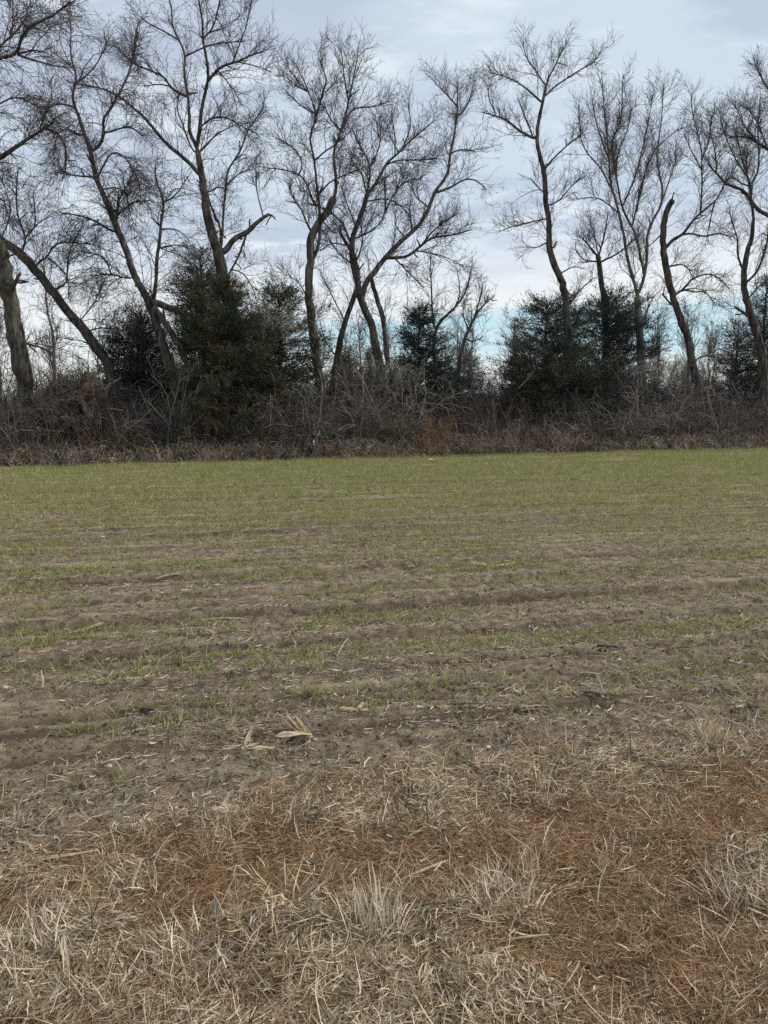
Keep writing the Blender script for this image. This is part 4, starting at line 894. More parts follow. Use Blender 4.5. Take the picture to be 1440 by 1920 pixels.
for k, (px, py, w, h, lab) in enumerate([(a_, b_, c_ * .7, d_ * .6, e_) for a_, b_, c_, d_, e_ in [(877, 842, .10, .05, 'crumpled white litter left of the flat white scrap at the field edge'), (925, 843, .15, .035, 'flat white scrap lying under the pale sapling'), (1100, 833, .14, .04, 'white scrap at the field edge below the dense black cedar'), (1116, 830, .15, .03, 'second white scrap just right of the one below the dense cedar'), (808, 862, .12, .04, 'white scrap lying out on the green field below the russet weeds')]]):
    g = on_ground(px, py + 2); z = float(height(g[0], g[1]))
    V, F = blob(60 + k, (w, w * .6, h), .7, 2, 2.2); link('litter_scrap', make_mesh('litter_scrap', V, F, M['white'], smooth=False), loc=(g[0], g[1], z + h * .8 + .015), label=lab, category='litter')

# ---------------------------------------------------------------- far woods
def bare_small(seed, H, spread, rad):
    rng = np.random.default_rng(seed); n0 = 12
    z = np.linspace(0, 1, n0); tp = np.stack([np.cumsum(rng.normal(size=n0)) * .08, np.cumsum(rng.normal(size=n0)) * .08, z * H], -1)[None]
    tr = (rad * (1 - .85 * z))[None]; Vt, Ft, _ = tubes(tp, tr, 6, rng)
    P1, R1 = spawn(tp, tr, rng, 0, (H * .22 * spread, H * .5 * spread), (22, 55), .25, .12, 7, .22, (.5, .012), .3, .45, n_each=26, rlen=.013)
    P2, R2 = spawn(P1, R1, rng, 3.2, (.5, 1.3), (25, 55), .25, .1, 5, .15, (.6, .011), .5, .4)
    P3, R3_ = spawn(P2, R2, rng, 3.0, (.25, .8), (25, 55), .25, .1, 4, .15, (.7, .009), .6, .4)
    mb = MB()
    for Pq, Rq in ((P1, R1), (P2, R2), (P3, R3_)):
        V, F, sid = tubes(Pq, Rq, 3, rng); mb.add(V, F, rng.uniform(0, 1, len(Pq))[sid])
    return make_mesh('trunk', Vt, Ft, M['far_bark']), mb.mesh('twigs', M['far_twig'])
prot = [bare_small(400 + k, H, s_, r_) for k, (H, s_, r_) in enumerate([(7.0, .8, .10), (8.5, .7, .13), (6.0, 1.0, .09), (7.5, .6, .09)])]
rng = np.random.default_rng(402)
for k in range(84):
    px = rng.uniform(-60, 1500); Yd = rng.uniform(40, 72)
    if 560 < px < 640: continue
    g = at_depth(px, 780, Yd); a, b = prot[k % 4]
    hfac = (.6 + .5 * rng.random()) * (1.15 if px < 330 else (1.0 if px > 860 else .85))
    r_ = thing('distant_tree', 'thin bare tree in the second row of woods beyond the hedgerow', 'tree', (g[0], Yd, 0), rng.uniform(0, 6.28), 'thin bare trees beyond the hedgerow')
    r_.scale = (hfac,) * 3
    link('trunk', a, r_); link('twigs', b, r_, kind='stuff')
# the far wood: a mass on the skyline
fw = [bare_small(420 + k, 9, 1.0, .16)[1] for k in range(3)]
n = 420; X = rng.uniform(-190, 190, n); Yp = rng.uniform(120, 190, n)
scatter('far_wood', fw, np.stack([X, Yp, np.full(n, -1.2)], -1), np.stack([0 * X, 0 * X, rng.uniform(0, 6.28, n)], -1), rng.uniform(.55, 1.0, n) * (.75 + .5 * vnoise(X * .05, X * 0, 9)), rng.integers(0, 3, n), kind='stuff', label='far bare wood along the skyline', category='woods')
lowb = [cane_mesh('t', 440 + k, 60, 2.2, .7, 'far_twig', .1, 4, 3, .014, 1.2, r3=.009).mesh('scrub', M['far_twig']) for k in range(3)]
n = 620; X = rng.uniform(-60, 60, n); Yp = 38 + rng.uniform(0, 1, n) * 34; X = X * Yp / 60
scatter('far_scrub', lowb, np.stack([X, Yp, 0 * X], -1), np.stack([0 * X, 0 * X, rng.uniform(0, 6.28, n)], -1), rng.uniform(.55, 1.0, n), rng.integers(0, 3, n), kind='stuff', label='grey scrub in front of the second row of woods', category='scrub')

# ---------------------------------------------------------------- field cover
def blades(seed, n, L, w, spread, lean, bend, foot=.01, K=4, flat=False, vlo=0, vhi=1, curl=.3):
    """a bunch of grass blades as bent strips"""
    rng = np.random.default_rng(seed)
    a = rng.uniform(0, 2 * PI, n); r = np.sqrt(rng.uniform(0, 1, n)) * foot
    P = np.empty((n, K, 3)); P[:, 0] = np.stack([r * np.cos(a), r * np.sin(a), np.zeros(n)], -1)
    az_ = rng.uniform(0, 2 * PI, n); ln = rng.uniform(L[0], L[1], n)
    if flat:
        az_ = rng.normal(size=n) * .75 + PI * (rng.random(n) < .5); d = norm(np.stack([np.cos(az_), np.sin(az_), rng.normal(size=n) * .16 + .08], -1)); P[:, 0, 2] = rng.uniform(.0, flat, n)
        P[:, 0, :2] -= d[:, :2] * ln[:, None] * .5
    else:
        le = np.radians(rng.uniform(lean[0], lean[1], n)); d = np.stack([np.cos(az_) * np.sin(le), np.sin(az_) * np.sin(le), np.cos(le)], -1)
    for k in range(1, K):
        P[:, k] = P[:, k - 1] + d * (ln / (K - 1))[:, None]
        d = d + rng.normal(size=(n, 3)) * curl * .35; d[:, 2] -= bend * (0 if flat else 1) * rng.uniform(.3, 1, n); d = norm(d)
    P[:, :, 2] = np.maximum(P[:, :, 2], .002) if flat else np.maximum(P[:, :, 2], -.004)
    T_ = norm(P[:, -1] - P[:, 0]); sd = norm(np.cross(T_, norm(rng.normal(size=(n, 3)) + np.array([0, 0, 1.2]))))
    ww = rng.uniform(w[0], w[1], n)[:, None] * np.array([.8, 1, .8, .25] if K == 4 else np.linspace(1, .3, K))[None]
    V = np.stack([P - sd[:, None] * ww[..., None] * .5, P + sd[:, None] * ww[..., None] * .5], 2).reshape(-1, 3)
    b_ = (np.arange(n) * K * 2)[:, None] + (np.arange(K - 1) * 2)[None]
    F = np.stack([b_, b_ + 1, b_ + 3, b_ + 2], -1).reshape(-1, 4)
    return V, F, np.repeat(rng.uniform(vlo, vhi, n), K * 2)
def bmesh_of(nm, matn, *a, **k):
    V, F, v_ = blades(*a, **k); return make_mesh(nm, V, F, M[matn], v_)
wheat = [bmesh_of('wheat', 'wheat', 500 + k, 8, (.045, .11), (.0035, .0055), 0, (8, 62), .28, .018, vlo=0, vhi=.85) for k in range(4)] + \
        [bmesh_of('wheat', 'wheat', 506, 6, (.04, .09), (.003, .005), 0, (30, 80), .3, .02, vlo=.3, vhi=1)]
rng = np.random.default_rng(500)
pos = []
t = T_V + .1
ri = 0
while t < 31:
    step = .026 if t < 9 else .036
    s_ = np.arange(-18, 22, step); s_ = s_ + rng.uniform(-.5, .5, len(s_)) * step
    tt = t + rng.normal(size=len(s_)) * .014 + (fbm(s_ * .35, s_ * 0 + t * .1, 31) - .5) * .10
    x = s_ * RC - tt * RS; yy = s_ * RS + tt * RC
    rowf = rng.choice([.18, .45, .8, 1.0, 1.2], p=[.08, .12, .25, .30, .25])
    dens_ = (1.35 + .8 * sstep(t, 3.8, 9.5)) * sstep(t, 2.9, 3.9) * rowf
    patch = sstep(fbm(x * .9 + 3, yy * 2.2, 21), .30 - .10 * sstep(t, 5, 11), .60 - .16 * sstep(t, 5, 11)) * (.35 + .65 * vnoise(s_ * 3.2, t * 5.1 + s_ * 0, 22)) * 1.45
    rut = 1.0
    for c0, dpt, w in RUTS: rut = rut * (1 - min(.93, dpt * 36) * np.exp(-((tt - c0) / (w * 1.15)) ** 2))
    corn = .55 + .45 * np.cos(2 * PI * tt / .76 + 1.2 + PI)
    corn = corn + (1 - corn) * sstep(t, 6, 13)
    ok = (rng.random(len(s_)) < dens_ * patch * rut * corn) & (np.abs(x) < .60 * yy + 1.5) & (yy < hedge_y(x) - .15 + .3 * rng.normal(size=len(s_)))
    pos.append(np.stack([x[ok], yy[ok]], -1)); t += .19
pos = np.vstack(pos); n = len(pos); print('wheat', n)
scatter('wheat_seedlings', wheat, np.column_stack([pos, height(pos[:, 0], pos[:, 1]) - .003]), np.stack([rng.normal(size=n) * .15, rng.normal(size=n) * .15, rng.uniform(0, 6.28, n)], -1), rng.uniform(.6, 1.2, n) * (1 + .25 * sstep(pos[:, 1], 8, 14)), rng.choice(5, n, p=[.23, .23, .22, .2, .12]), kind='stuff', label='rows of short green wheat seedlings across the field', category='seedlings')

def area(n, t0, t1, rng, xw=.62, bias=1.0):
    t = t0 + (t1 - t0) * rng.random(n) ** bias; s_ = rng.uniform(-1, 1, n) * (xw * t + 1.3) + t * .22
    return s_ * RC - t * RS, s_ * RS + t * RC
# straw and stalk crumbs on the soil
res = [bmesh_of('crumbs', m_, 520 + k, nb_, L_, w_, 0, (0, 0), 0, .06, flat=.012, curl=cu_) for k, (m_, nb_, L_, w_, cu_) in enumerate([('straw_grey', 5, (.03, .10), (.002, .005), .3), ('straw_grey', 4, (.02, .06), (.004, .009), .5), ('straw', 4, (.03, .12), (.0025, .006), .3), ('leaf_grey', 3, (.03, .08), (.005, .012), .6), ('straw_grey', 7, (.02, .07), (.0015, .003), .5)])]
x, yy = area(62000, T_V - .1, 18, rng, bias=1.15); keep = fbm(x * 1.3 + 40, yy * 2.0, 25) + .25 * rng.random(len(x)) > .47; x, yy = x[keep], yy[keep]; n = len(x)
scatter('crop_residue', res, np.column_stack([x, yy, height(x, yy) + .002]), np.stack([rng.normal(size=n) * .12, rng.normal(size=n) * .12, ROW + rng.normal(size=n) * .9], -1), rng.uniform(.35, 1.0, n) * np.where(rng.random(n) < .1, 1.35, 1), rng.integers(0, 5, n), kind='stuff', label='scattered straw and stalk crumbs lying on the soil', category='crop residue')
# pebbles and crumbs of earth
pv = []
for k in range(4):
    V, F = blob(30 + k, (1, .8, .62), .35, 1, 1.2); pv.append(make_mesh('pebble', V, F, M['pebble'], np.full(len(V), .5)))
x, yy = area(9000, T_V - .25, 8.5, rng, bias=1.6); n = len(x)
keep = fbm(x * 1.1, yy * 2.4 + 11, 26) + .3 * rng.random(n) > .5; x, yy = x[keep], yy[keep]; n = len(x)
scatter('gravel', pv, np.column_stack([x, yy, height(x, yy) + .002]), rng.uniform(0, 6.28, (n, 3)) * np.array([.1, .1, 1]), rng.uniform(.0018, .0055, n) * (1 + .5 * (rng.random(n) > .92)), rng.integers(0, 4, n), kind='stuff', label='small pale pebbles strewn on the bare soil', category='pebbles')
cv = []
for k in range(3):
    V, F = blob(40 + k, (1, .85, .6), .6, 2, 1.6); cv.append(make_mesh('crumb', V, F, M['clod'], smooth=False))
x, yy = area(30000, T_V - .3, 11, rng, bias=1.35); n = len(x)
scatter('dirt_crumbs', cv, np.column_stack([x, yy, height(x, yy) + .002]), rng.uniform(0, 6.28, (n, 3)) * np.array([.2, .2, 1]), rng.gamma(1.6, .0020, n) + .0018, rng.integers(0, 3, n), kind='stuff', label='crumbs of dark earth on the field', category='dirt')

# ---------------------------------------------------------------- the dead grass verge
def G(px, py): p = on_ground(px, py); return p[0], p[1]
def bump_at(x, y, px, py, rx, ry):
    cx, cy = G(px, py); return np.exp(-((x - cx) / rx) ** 2 - ((y - cy) / ry) ** 2)
def rust(x, y):      # where the brown thatch lies bare
    r = .06 + .42 * sstep(fbm(x * 2.1 + 7, y * 2.6, 61), .42, .62)
    for a_ in ((620, 1640, .55, .14), (350, 1720, .5, .16), (1180, 1700, .45, .3), (1300, 1560, .5, .2), (950, 1600, .35, .12), (1150, 1850, .35, .12), (520, 1590, .4, .10), (1400, 1480, .5, .2), (300, 1840, .18, .05), (1040, 1790, .22, .14)): r = r + 1.1 * bump_at(x, y, *a_)
    for a_ in ((800, 1760, .34, .12), (380, 1870, .8, .07), (100, 1780, .35, .12), (900, 1880, .5, .07), (1400, 1680, .16, .12)): r = r - .9 * bump_at(x, y, *a_)
    return np.clip(r, 0, 1)
def vpts(n):
    x = rng.uniform(-2.6, 3.2, n); y = rng.uniform(1.55, 4.2, n); k = rng.random(n) < verge_mask(x, y); return x[k], y[k]
thatch = [bmesh_of('thatch', 'thatch', 540 + k, 58, (.012, .075), (.0008, .0019), 0, (0, 0), 0, .085, flat=.022, curl=.45) for k in range(4)]
x, yy = vpts(15500); k = rng.random(len(x)) < .38 + .62 * rust(x, yy); x, yy = x[k], yy[k]; n = len(x); print('thatch', n)
scatter('thatch', thatch, np.column_stack([x, yy, height(x, yy)]), np.stack([rng.normal(size=n) * .12, rng.normal(size=n) * .12, rng.uniform(0, 6.28, n)], -1), rng.uniform(.8, 1.35, n), rng.integers(0, 4, n), kind='stuff', label='matted rust brown thatch between the straw clumps', category='thatch')
matt = [bmesh_of('straw', m_, 550 + k, 20, L_, (.0010, w_), 0, (0, 0), 0, .075, flat=.028, curl=cu_) for k, (m_, L_, w_, cu_) in enumerate([('straw', (.03, .11), .0042, .6), ('straw', (.02, .08), .0036, .8), ('straw_grey', (.025, .10), .0048, .65), ('straw', (.04, .14), .0030, .45), ('straw_grey', (.02, .07), .0056, .9)])]
x, yy = vpts(32000); k = rng.random(len(x)) < (1.0 - .93 * rust(x, yy)) * (.16 + .84 * sstep(fbm(x * 3 + 2, yy * 3.4, 63), .36, .60)); x, yy = x[k], yy[k]; n = len(x); print('straw', n)
scatter('dead_grass', matt, np.column_stack([x, yy, height(x, yy) + .004]), np.stack([rng.normal(size=n) * .16, rng.normal(size=n) * .16, (fbm(x * 1.6, yy * 1.9, 67) - .5) * 9 + rng.normal(size=n) * .35], -1), rng.uniform(.5, 1.15, n), rng.integers(0, 5, n), kind='stuff', label='flattened mats of pale dead grass on the verge', category='grass')
bits = [bmesh_of('bits', m_, 580 + k, 22, (.012, .05), (.0012, .0042), 0, (0, 0), 0, .07, flat=.014, curl=.5) for k, m_ in enumerate(['straw', 'straw_grey', 'leaf_grey'])]
x, yy = vpts(9000); k = rng.random(len(x)) < 1 - .7 * rust(x, yy); x, yy = x[k], yy[k]; n = len(x)
scatter('plant_litter', bits, np.column_stack([x, yy, height(x, yy) + .003]), np.stack([rng.normal(size=n) * .12, rng.normal(size=n) * .12, rng.uniform(0, 6.28, n)], -1), rng.uniform(.7, 1.4, n), rng.choice(3, n, p=[.4, .35, .25]), kind='stuff', label='broken bits of straw and leaf between the clumps', category='plant litter')
upr = [bmesh_of('blade', 'straw', 560 + k, 9, (.06, .17), (.0020, .0042), 0, (10, 70), .22, .03, curl=.45) for k in range(3)] + [bmesh_of('blade', 'grass_green', 564 + k, 12, (.04, .12), (.0018, .0036), 0, (8, 70), .25, .03, curl=.45) for k in range(3)]
x, yy = vpts(4200); gm = sstep(fbm(x * 1.7 + 21, yy * 3.2, 65), .40, .62); k = rng.random(len(x)) < (1.0 - .85 * rust(x, yy)); x, yy, gm = x[k], yy[k], gm[k]; n = len(x)
pick = np.where(rng.random(n) < .15 + .62 * gm, rng.integers(3, 6, n), rng.integers(0, 3, n))
scatter('grass', upr, np.column_stack([x, yy, height(x, yy)]), np.stack([rng.normal(size=n) * .2, rng.normal(size=n) * .2, rng.uniform(0, 6.28, n)], -1), rng.uniform(.6, 1.25, n), pick, kind='stuff', label='short greenish grey grass mixed through the verge', category='grass')

# standing tufts one can point at
def tuft(label, px, py, h, n, w, lean, matn, seed, bend=.06, foot=.05):
    x, y_ = G(px, py); z = float(height(x, y_))
    V, F, v_ = blades(seed, n, (.45 * h, h), (.0022, w), 0, lean, bend, foot, K=4, curl=.38, vlo=.1, vhi=1)
    V2, F2, v2 = blades(seed + 1, n, (.3 * h, .8 * h), (.0022, w), 0, (40, 88), bend, foot * 1.5, K=4, curl=.5)
    mb = MB(); mb.add(V, F, v_); mb.add(V2, F2, v2)
    link('grass_tuft', mb.mesh('grass_tuft', M[matn]), loc=(x, y_, z - .004), label=label, category='grass tuft')
tuft('tall pale stubble tuft standing upright just left of the bottom centre', 700, 1745, .20, 120, .0062, (0, 22), 'bleached', 701, .03, .075)
tuft('bushy bleached tuft beside the dark hole right of the upright stubble', 940, 1720, .16, 90, .0060, (5, 55), 'bleached', 703, .16, .08)
tuft('greyish dead tuft near the right edge of the verge', 1385, 1690, .17, 90, .0056, (5, 60), 'bleached', 705, .16, .10)
tuft('small tan tuft at the field border on the right', 1335, 1392, .15, 120, .0040, (5, 48), 'straw', 707, .07, .06)
tuft('yellow green weed tuft on the field border right of centre', 1110, 1450, .10, 60, .0050, (25, 78), 'grass_green', 709, .10, .05)
tuft('dull green tuft beside the dark leaf left of the upright stubble', 585, 1760, .12, 50, .0045, (25, 80), 'grass_green', 711, .10, .06)
tuft('bleached tuft leaning over rust thatch at lower left', 330, 1790, .16, 80, .0048, (30, 75), 'bleached', 713, .10, .07)
tuft('loose pale tuft at the left edge of the verge', 60, 1790, .15, 90, .0046, (10, 65), 'bleached', 715, .10, .09)
tuft('thin upright stems standing right of the bottom centre', 990, 1665, .20, 26, .0035, (0, 35), 'straw', 717, .04, .05)
tuft('grassy grey green clump on the border above the rust thatch', 760, 1560, .11, 80, .0036, (15, 70), 'grass_green', 719, .10, .12)
tuft('straw clump leaning left on the thatch left of the dead leaf', 530, 1700, .15, 34, .0042, (35, 70), 'straw', 721, .06, .05)

# ---------------------------------------------------------------- corn litter: husks, stalks, leaves, clods, stones
def leaf_strip(L, w, curl, twist, seed, K=14, cup=.35, fray=0.0):
    rg = np.random.default_rng(seed); s_ = np.linspace(0, 1, K)
    wid = w * np.sin(np.clip(s_ * .93 + .06, 0, 1) * PI) ** .6
    ang = curl * (s_ ** 1.3); cx = np.cumsum(np.cos(ang)) * L / K; cz = np.cumsum(np.sin(ang)) * L / K
    rows = []
    for u_ in np.linspace(-1, 1, 7):
        off = u_ * wid * .5; tw = twist * s_
        rib = .0012 * math.cos(u_ * 9)
        yo = off * np.cos(tw) + np.sin(s_ * 3 + seed) * w * .25; zo = off * np.sin(tw) + cup * (u_ * u_) * wid * .5 + rib + rg.normal(size=K) * .0006
        torn = 1 + (.10 * rg.normal(size=K) * (abs(u_) > .9)); rows.append(np.stack([cx, yo * torn, cz + zo + w * .10 * np.sin(s_ * 9 + seed + u_ * 2)], -1))
    V = np.stack(rows, 1).reshape(-1, 3); i_, j_ = np.meshgrid(np.arange(K - 1), np.arange(6), indexing='ij'); q = (i_ * 7 + j_).ravel()
    vv = np.tile(.5 + .35 * np.cos(np.linspace(-1, 1, 7) * 14 + seed), K)
    return V, np.stack([q, q + 1, q + 8, q + 7], 1), np.clip(vv + rg.normal(size=len(vv)) * .08, 0, 1)
def rz(V, a, tilt=0.0):
    ct, s_ = math.cos(tilt), math.sin(tilt); V = np.stack([V[:, 0] * ct - V[:, 2] * s_, V[:, 1], V[:, 0] * s_ + V[:, 2] * ct], -1)
    c_, s2 = math.cos(a), math.sin(a); return np.stack([V[:, 0] * c_ - V[:, 1] * s2, V[:, 0] * s2 + V[:, 1] * c_, V[:, 2]], -1)
def husk(label, px, py, leaves, name='corn_husk', cat='corn husk'):
    x, y_ = G(px, py); root = thing(name, label, cat, (x, y_, float(height(x, y_)) + .008))
    for k, (L, w, curl, a, tilt, m_) in enumerate(leaves):
        V, F, v_ = leaf_strip(L, w, curl, .5 * (-1) ** k, int(px) + k); V = rz(V, a, tilt); V[:, 2] += .006 * k
        link('husk_leaf', make_mesh('husk_leaf', V, F, M[m_], v_), root)
    V, F = blob(int(px) % 50, (.011, .010, .009), .3, 2); link('shank', make_mesh('shank', V, F, M['stalk']), root)
husk('large open corn husk with a rusty inner leaf left of centre', 590, 1392, [(.21, .035, .25, PI * .78, .30, 'husk'), (.20, .030, .2, PI * .84, .22, 'husk_rust'), (.20, .032, .2, PI * .72, .20, 'husk_rust'), (.19, .040, -.25, PI * 1.04, .14, 'husk'), (.16, .030, -.2, PI * 1.09, .10, 'husk'), (.19, .016, .3, PI * .70, .38, 'leaf_grey')])
husk('torn pale husk with pointed strips left of the large open husk', 455, 1412, [(.16, .026, -.1, .05, .06, 'husk'), (.13, .020, .1, .42, .10, 'husk'), (.12, .020, .2, 1.15, .45, 'husk'), (.10, .018, .1, PI * 1.20, .05, 'husk'), (.09, .012, .1, PI * 1.28, .08, 'husk')])
husk('flat winged husk lying above and right of the large open husk', 668, 1340, [(.085, .020, .12, 0.05, .03, 'husk'), (.09, .018, .1, PI, .03, 'husk'), (.06, .026, .5, .7, .06, 'husk')])
husk('antler shaped pale husk left of the forked twig at mid field', 645, 1272, [(.11, .018, .1, .1, .1, 'straw_grey'), (.10, .016, .1, PI - .1, .1, 'straw_grey'), (.08, .016, -.1, -PI / 2, .05, 'straw_grey')])
husk('pale forked husk near the right edge at mid field', 1393, 1165, [(.16, .03, .1, PI * 1.05, .1, 'husk'), (.14, .03, .3, .3, .25, 'husk'), (.10, .02, .2, 1.2, .3, 'husk')])
husk('pale flat husk on the reddish track right of centre', 922, 1060, [(.25, .04, .1, .1, .05, 'husk'), (.22, .035, .1, PI * .9, .08, 'husk')])
husk('crumpled husk strips at the left of the field', 130, 1180, [(.24, .03, .2, .4, .12, 'straw_grey'), (.20, .03, .3, 2.4, .2, 'straw_grey'), (.26, .02, .1, 3.3, .06, 'straw_grey')])

def leaf(label, px, py, L, w, a, m_, seed, curl=.2, tilt=.05, name='corn_leaf', cat='corn leaf'):
    x, y_ = G(px, py); V, F, v_ = leaf_strip(L, w, curl, .7, seed, 16); V = rz(V, a, tilt); V[:, :2] -= V[:, :2].mean(0); V[:, 2] -= V[:, 2].min()
    link(name, make_mesh(name, V, F, M[m_], v_), loc=(x, y_, float(height(x, y_)) + .016), label=label, category=cat)
leaf('broad grey dead leaf folded on the straw at lower left', 425, 1805, .16, .035, .75, 'leaf_grey', 801, .3, .1)
leaf('dark curled leaf standing on rust thatch', 408, 1745, .10, .018, 1.75, 'leaf_grey', 802, .4, .6)
leaf('dark narrow leaf lying left of the broad grey leaf', 330, 1828, .14, .020, .1, 'leaf_grey', 803, .1, .03)
leaf('dark upright leaf beside the dull green tuft', 580, 1715, .10, .014, 1.6, 'leaf_grey', 804, .2, .7)
leaf('small pale leaf standing on the verge border', 426, 1520, .10, .022, 1.2, 'straw_grey', 805, .3, .4)
leaf('grey flat leaf on the border right of centre', 1050, 1556, .09, .03, .1, 'leaf_grey', 806, .1, .03)
leaf('long grey leaf lying flat at the left verge', 90, 1620, .38, .014, .12, 'straw_grey', 807, .08, .03)
leaf('second long grey leaf below the first at the left verge', 60, 1652, .30, .012, .18, 'straw_grey', 808, .05, .02)
leaf('folded pale leaf standing at the lower left', 125, 1825, .13, .022, 1.9, 'straw_grey', 809, .4, .4)
leaf('cream leaf curl at the right of the lower verge', 1210, 1580, .10, .016, -.8, 'husk', 810, .5, .2)
leaf('white tipped leaf in the straw at bottom left', 290, 1790, .13, .022, -.4, 'straw_grey', 811, .3, .06)
leaf('tan folded leaf beside the hole at bottom centre', 835, 1710, .12, .022, -.6, 'husk_rust', 812, .2, .12)

def stalk(label, px, py, L, r, a, m_, seed, tilt=0.0, fork=0, name='corn_stalk', cat='corn stalk'):
    rg = np.random.default_rng(seed); x, y_ = G(px, py); K = 18; s_ = np.linspace(-.5, .5, K)
    P_ = np.stack([s_ * L, .05 * L * np.sin(s_ * 3 + seed), .03 * L * np.cos(s_ * 4)], -1); P_[:, 1] += np.cumsum(rg.normal(size=K)) * r * .12
    node = 1 + .28 * np.exp(-((s_ - rg.uniform(-.2, .2)) / .03) ** 2); rad = r * node * np.interp(s_, [-.5, -.46, .4, .5], [.85, 1, .85, .35])
    V, F, _ = tubes(P_[None], rad[None], 9, rg, .06); mb = MB(); mb.add(V, F); S = 9
    for ring, pt, e in ((0, P_[0], -.4 * r), (K - 1, P_[-1], .6 * r)):
        V3 = np.vstack([V, pt + np.array([e, 0, 0])]); mb.add(V3, np.array([[ring * S + k, ring * S + (k + 1) % S, len(V)] for k in range(S)]))
    if fork:
        Q, R2 = spawn(P_[None], rad[None], rg, 0, (.25 * L, .5 * L), (25, 55), .08, .0, 6, .4, (.5, .0016), .4, .2, n_each=fork); V, F, _ = tubes(Q, R2, 5, rg); mb.add(V, F)
    me = mb.mesh(name, M[m_]); o = link(name, me, loc=(x, y_, float(height(x, y_)) + r + .010 + abs(math.sin(tilt)) * L * .5), label=label, category=cat)
    o.rotation_euler = (0, -tilt, a)
stalk('long pale stalk lying beside the upright stubble tuft', 782, 1650, .25, .0055, .50, 'stalk', 821, .12)
stalk('yellow straw stalk on rust thatch at lower right', 1120, 1677, .21, .0032, -.10, 'stalk', 822)
stalk('tan stick on the border left of centre', 600, 1582, .18, .005, .62, 'stalk', 823, .05)
stalk('short tan stick just left of the tan stick on the border', 562, 1575, .09, .004, .02, 'stalk', 824)
stalk('pale stub standing on rust thatch at left', 259, 1672, .10, .006, 1.5, 'stalk', 825, .6)
stalk('long pale stalk lying low at bottom right of centre', 960, 1795, .24, .004, .32, 'stalk', 826, .06)
stalk('thin long straw across rust thatch at right', 1265, 1710, .30, .0022, -.32, 'stalk', 827)
stalk('dark broken stalk with pale top at right mid field', 1140, 1216, .14, .012, -.12, 'stalk_dark', 828)
stalk('dark stick lying on a ridge right of centre', 1170, 1168, .17, .011, .12, 'stalk_dark', 829, 0, 1)
stalk('forked grey twig lying at right mid field', 1270, 1222, .22, .008, .16, 'stalk_dark', 830, .03, 2)
stalk('upright pale splinter at right mid field', 1126, 1306, .12, .006, 1.75, 'stalk', 831, .7)
stalk('dark stub below the upright splinter', 1110, 1312, .10, .009, -.3, 'stalk_dark', 832)
stalk('pale flat stalk piece right of centre', 1105, 1266, .12, .007, 0.0, 'stalk', 833)
stalk('long forked twig lying left of centre', 350, 1247, .26, .007, .22, 'stalk_dark', 834, .03, 2)
stalk('pale upright stub near the left edge', 78, 1292, .13, .006, 1.9, 'stalk', 835, .6)
stalk('pale leaning stick left of the antler shaped husk', 642, 1228, .17, .006, 1.0, 'stalk', 836, .5)
stalk('short pale twig above the antler shaped husk', 622, 1255, .13, .005, -.8, 'stalk', 837, .15)
stalk('thick weathered stalk in the litter heap at left', 275, 1332, .15, .009, -.25, 'stalk_dark', 838, .05, 1)
stalk('pale stalk strip on the dry crust left of centre', 430, 1163, .40, .008, .10, 'stalk', 839)
stalk('thin dark stalk at the border below centre', 880, 1336, .17, .007, .05, 'stalk_dark', 840)
stalk('grey stalk lying at the bottom left corner', 40, 1690, .30, .006, .25, 'stalk_dark', 841, .02)
stalk('pale stalk end on the border above the long grey leaf', 300, 1560, .30, .003, .15, 'stalk', 842)
stalk('short stalk on the far track left', 315, 1082, .22, .010, .4, 'stalk', 843, .1)
stalk('pale stalk on the left of the far green', 298, 916, .45, .018, .05, 'stalk', 844)
stalk('tan straw leaning at bottom centre', 705, 1795, .18, .003, 1.0, 'stalk', 845, .35)
stalk('pale straw leaning at the bottom right', 1060, 1865, .15, .003, .9, 'stalk', 846, .3)

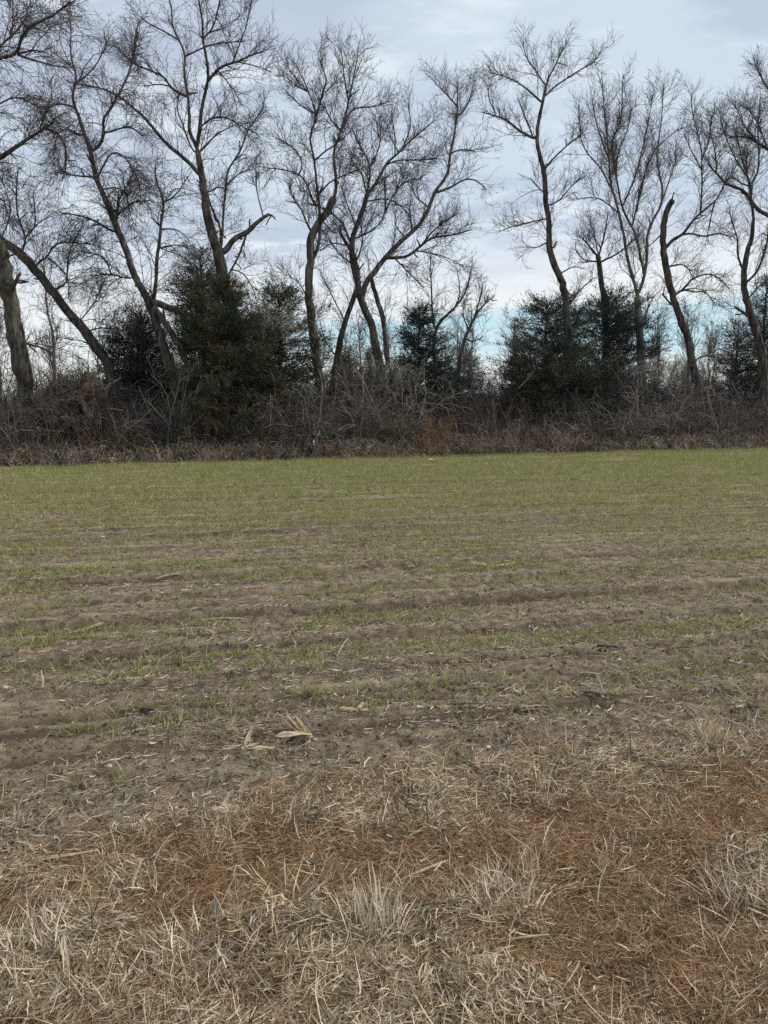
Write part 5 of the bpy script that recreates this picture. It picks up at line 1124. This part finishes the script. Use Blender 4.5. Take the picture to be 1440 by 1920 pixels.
def clod(label, px, py, s3, seed, matn='clod', name='soil_clod', cat='clod', amp=.55, sink=.35, a=0.0):
    x, y_ = G(px, py); V, F = blob(seed, s3, amp, 3, 1.8); o = link(name, make_mesh(name, V, F, M[matn], smooth=(name != 'soil_clod')), loc=(x, y_, float(height(x, y_)) + s3[2] * (1 - sink)), label=label, category=cat); o.rotation_euler = (0, 0, a)
clod('long dark clod right of the flat winged husk', 982, 1335, (.055, .025, .018), 901)
clod('dark clod on the right below the ridge', 1228, 1344, (.045, .028, .018), 902)
clod('dark lump on the reddish track at centre', 766, 1065, (.055, .045, .04), 903)
clod('dark flat clod on the border right of centre', 832, 1446, (.032, .022, .013), 904)
clod('dark clod just right of the flat clod on the border', 866, 1448, (.028, .02, .013), 905)
clod('dark clod on the left border of the field', 668, 1428, (.022, .018, .012), 906)
clod('round clod near the right edge above the forked husk', 1423, 1136, (.05, .04, .035), 907)
clod('dark clod near the left border beside the dry crust', 375, 1428, (.028, .02, .014), 908)
clod('lumpy clod left of centre on the bare ridge', 385, 1196, (.05, .04, .025), 909)
clod('yellow ochre stone lying in the straw at bottom centre', 765, 1800, (.035, .026, .020), 911, 'stone_yellow', 'stone', 'stone', .3)
clod('pinkish tan stone in the straw at lower left', 320, 1778, (.026, .018, .014), 912, 'stone_pink', 'stone', 'stone', .25)
clod('white pebble on rust thatch at lower right', 1285, 1759, (.010, .008, .007), 913, 'stone', 'stone', 'pebble', .2)
clod('small white pebble left of the pebble on rust thatch', 1197, 1735, (.008, .007, .006), 914, 'stone', 'stone', 'pebble', .2)
clod('white pebble in the straw at the lower left corner', 220, 1836, (.011, .009, .008), 915, 'stone', 'stone', 'pebble', .2)
clod('white pebble on the verge left of the grey flat leaf', 1005, 1575, (.010, .009, .008), 916, 'stone', 'stone', 'pebble', .2)
clod('pale stone on the bare soil above the border right of centre', 915, 1405, (.012, .01, .009), 917, 'stone', 'stone', 'pebble', .2)
clod('white stone on the ridge right of centre', 997, 1354, (.014, .012, .010), 918, 'stone', 'stone', 'pebble', .2)
clod('pale stone by the ridge right of the antler shaped husk', 820, 1357, (.014, .012, .010), 919, 'stone', 'stone', 'pebble', .2)
clod('white stone near the left end of the near border', 205, 1442, (.014, .011, .009), 920, 'stone', 'stone', 'pebble', .2)
clod('white stone in a furrow near the right husk', 1160, 1235, (.018, .014, .012), 921, 'stone', 'stone', 'pebble', .2)
clod('pale stone at the left edge of the field', 10, 1290, (.018, .014, .012), 922, 'stone', 'stone', 'pebble', .2)
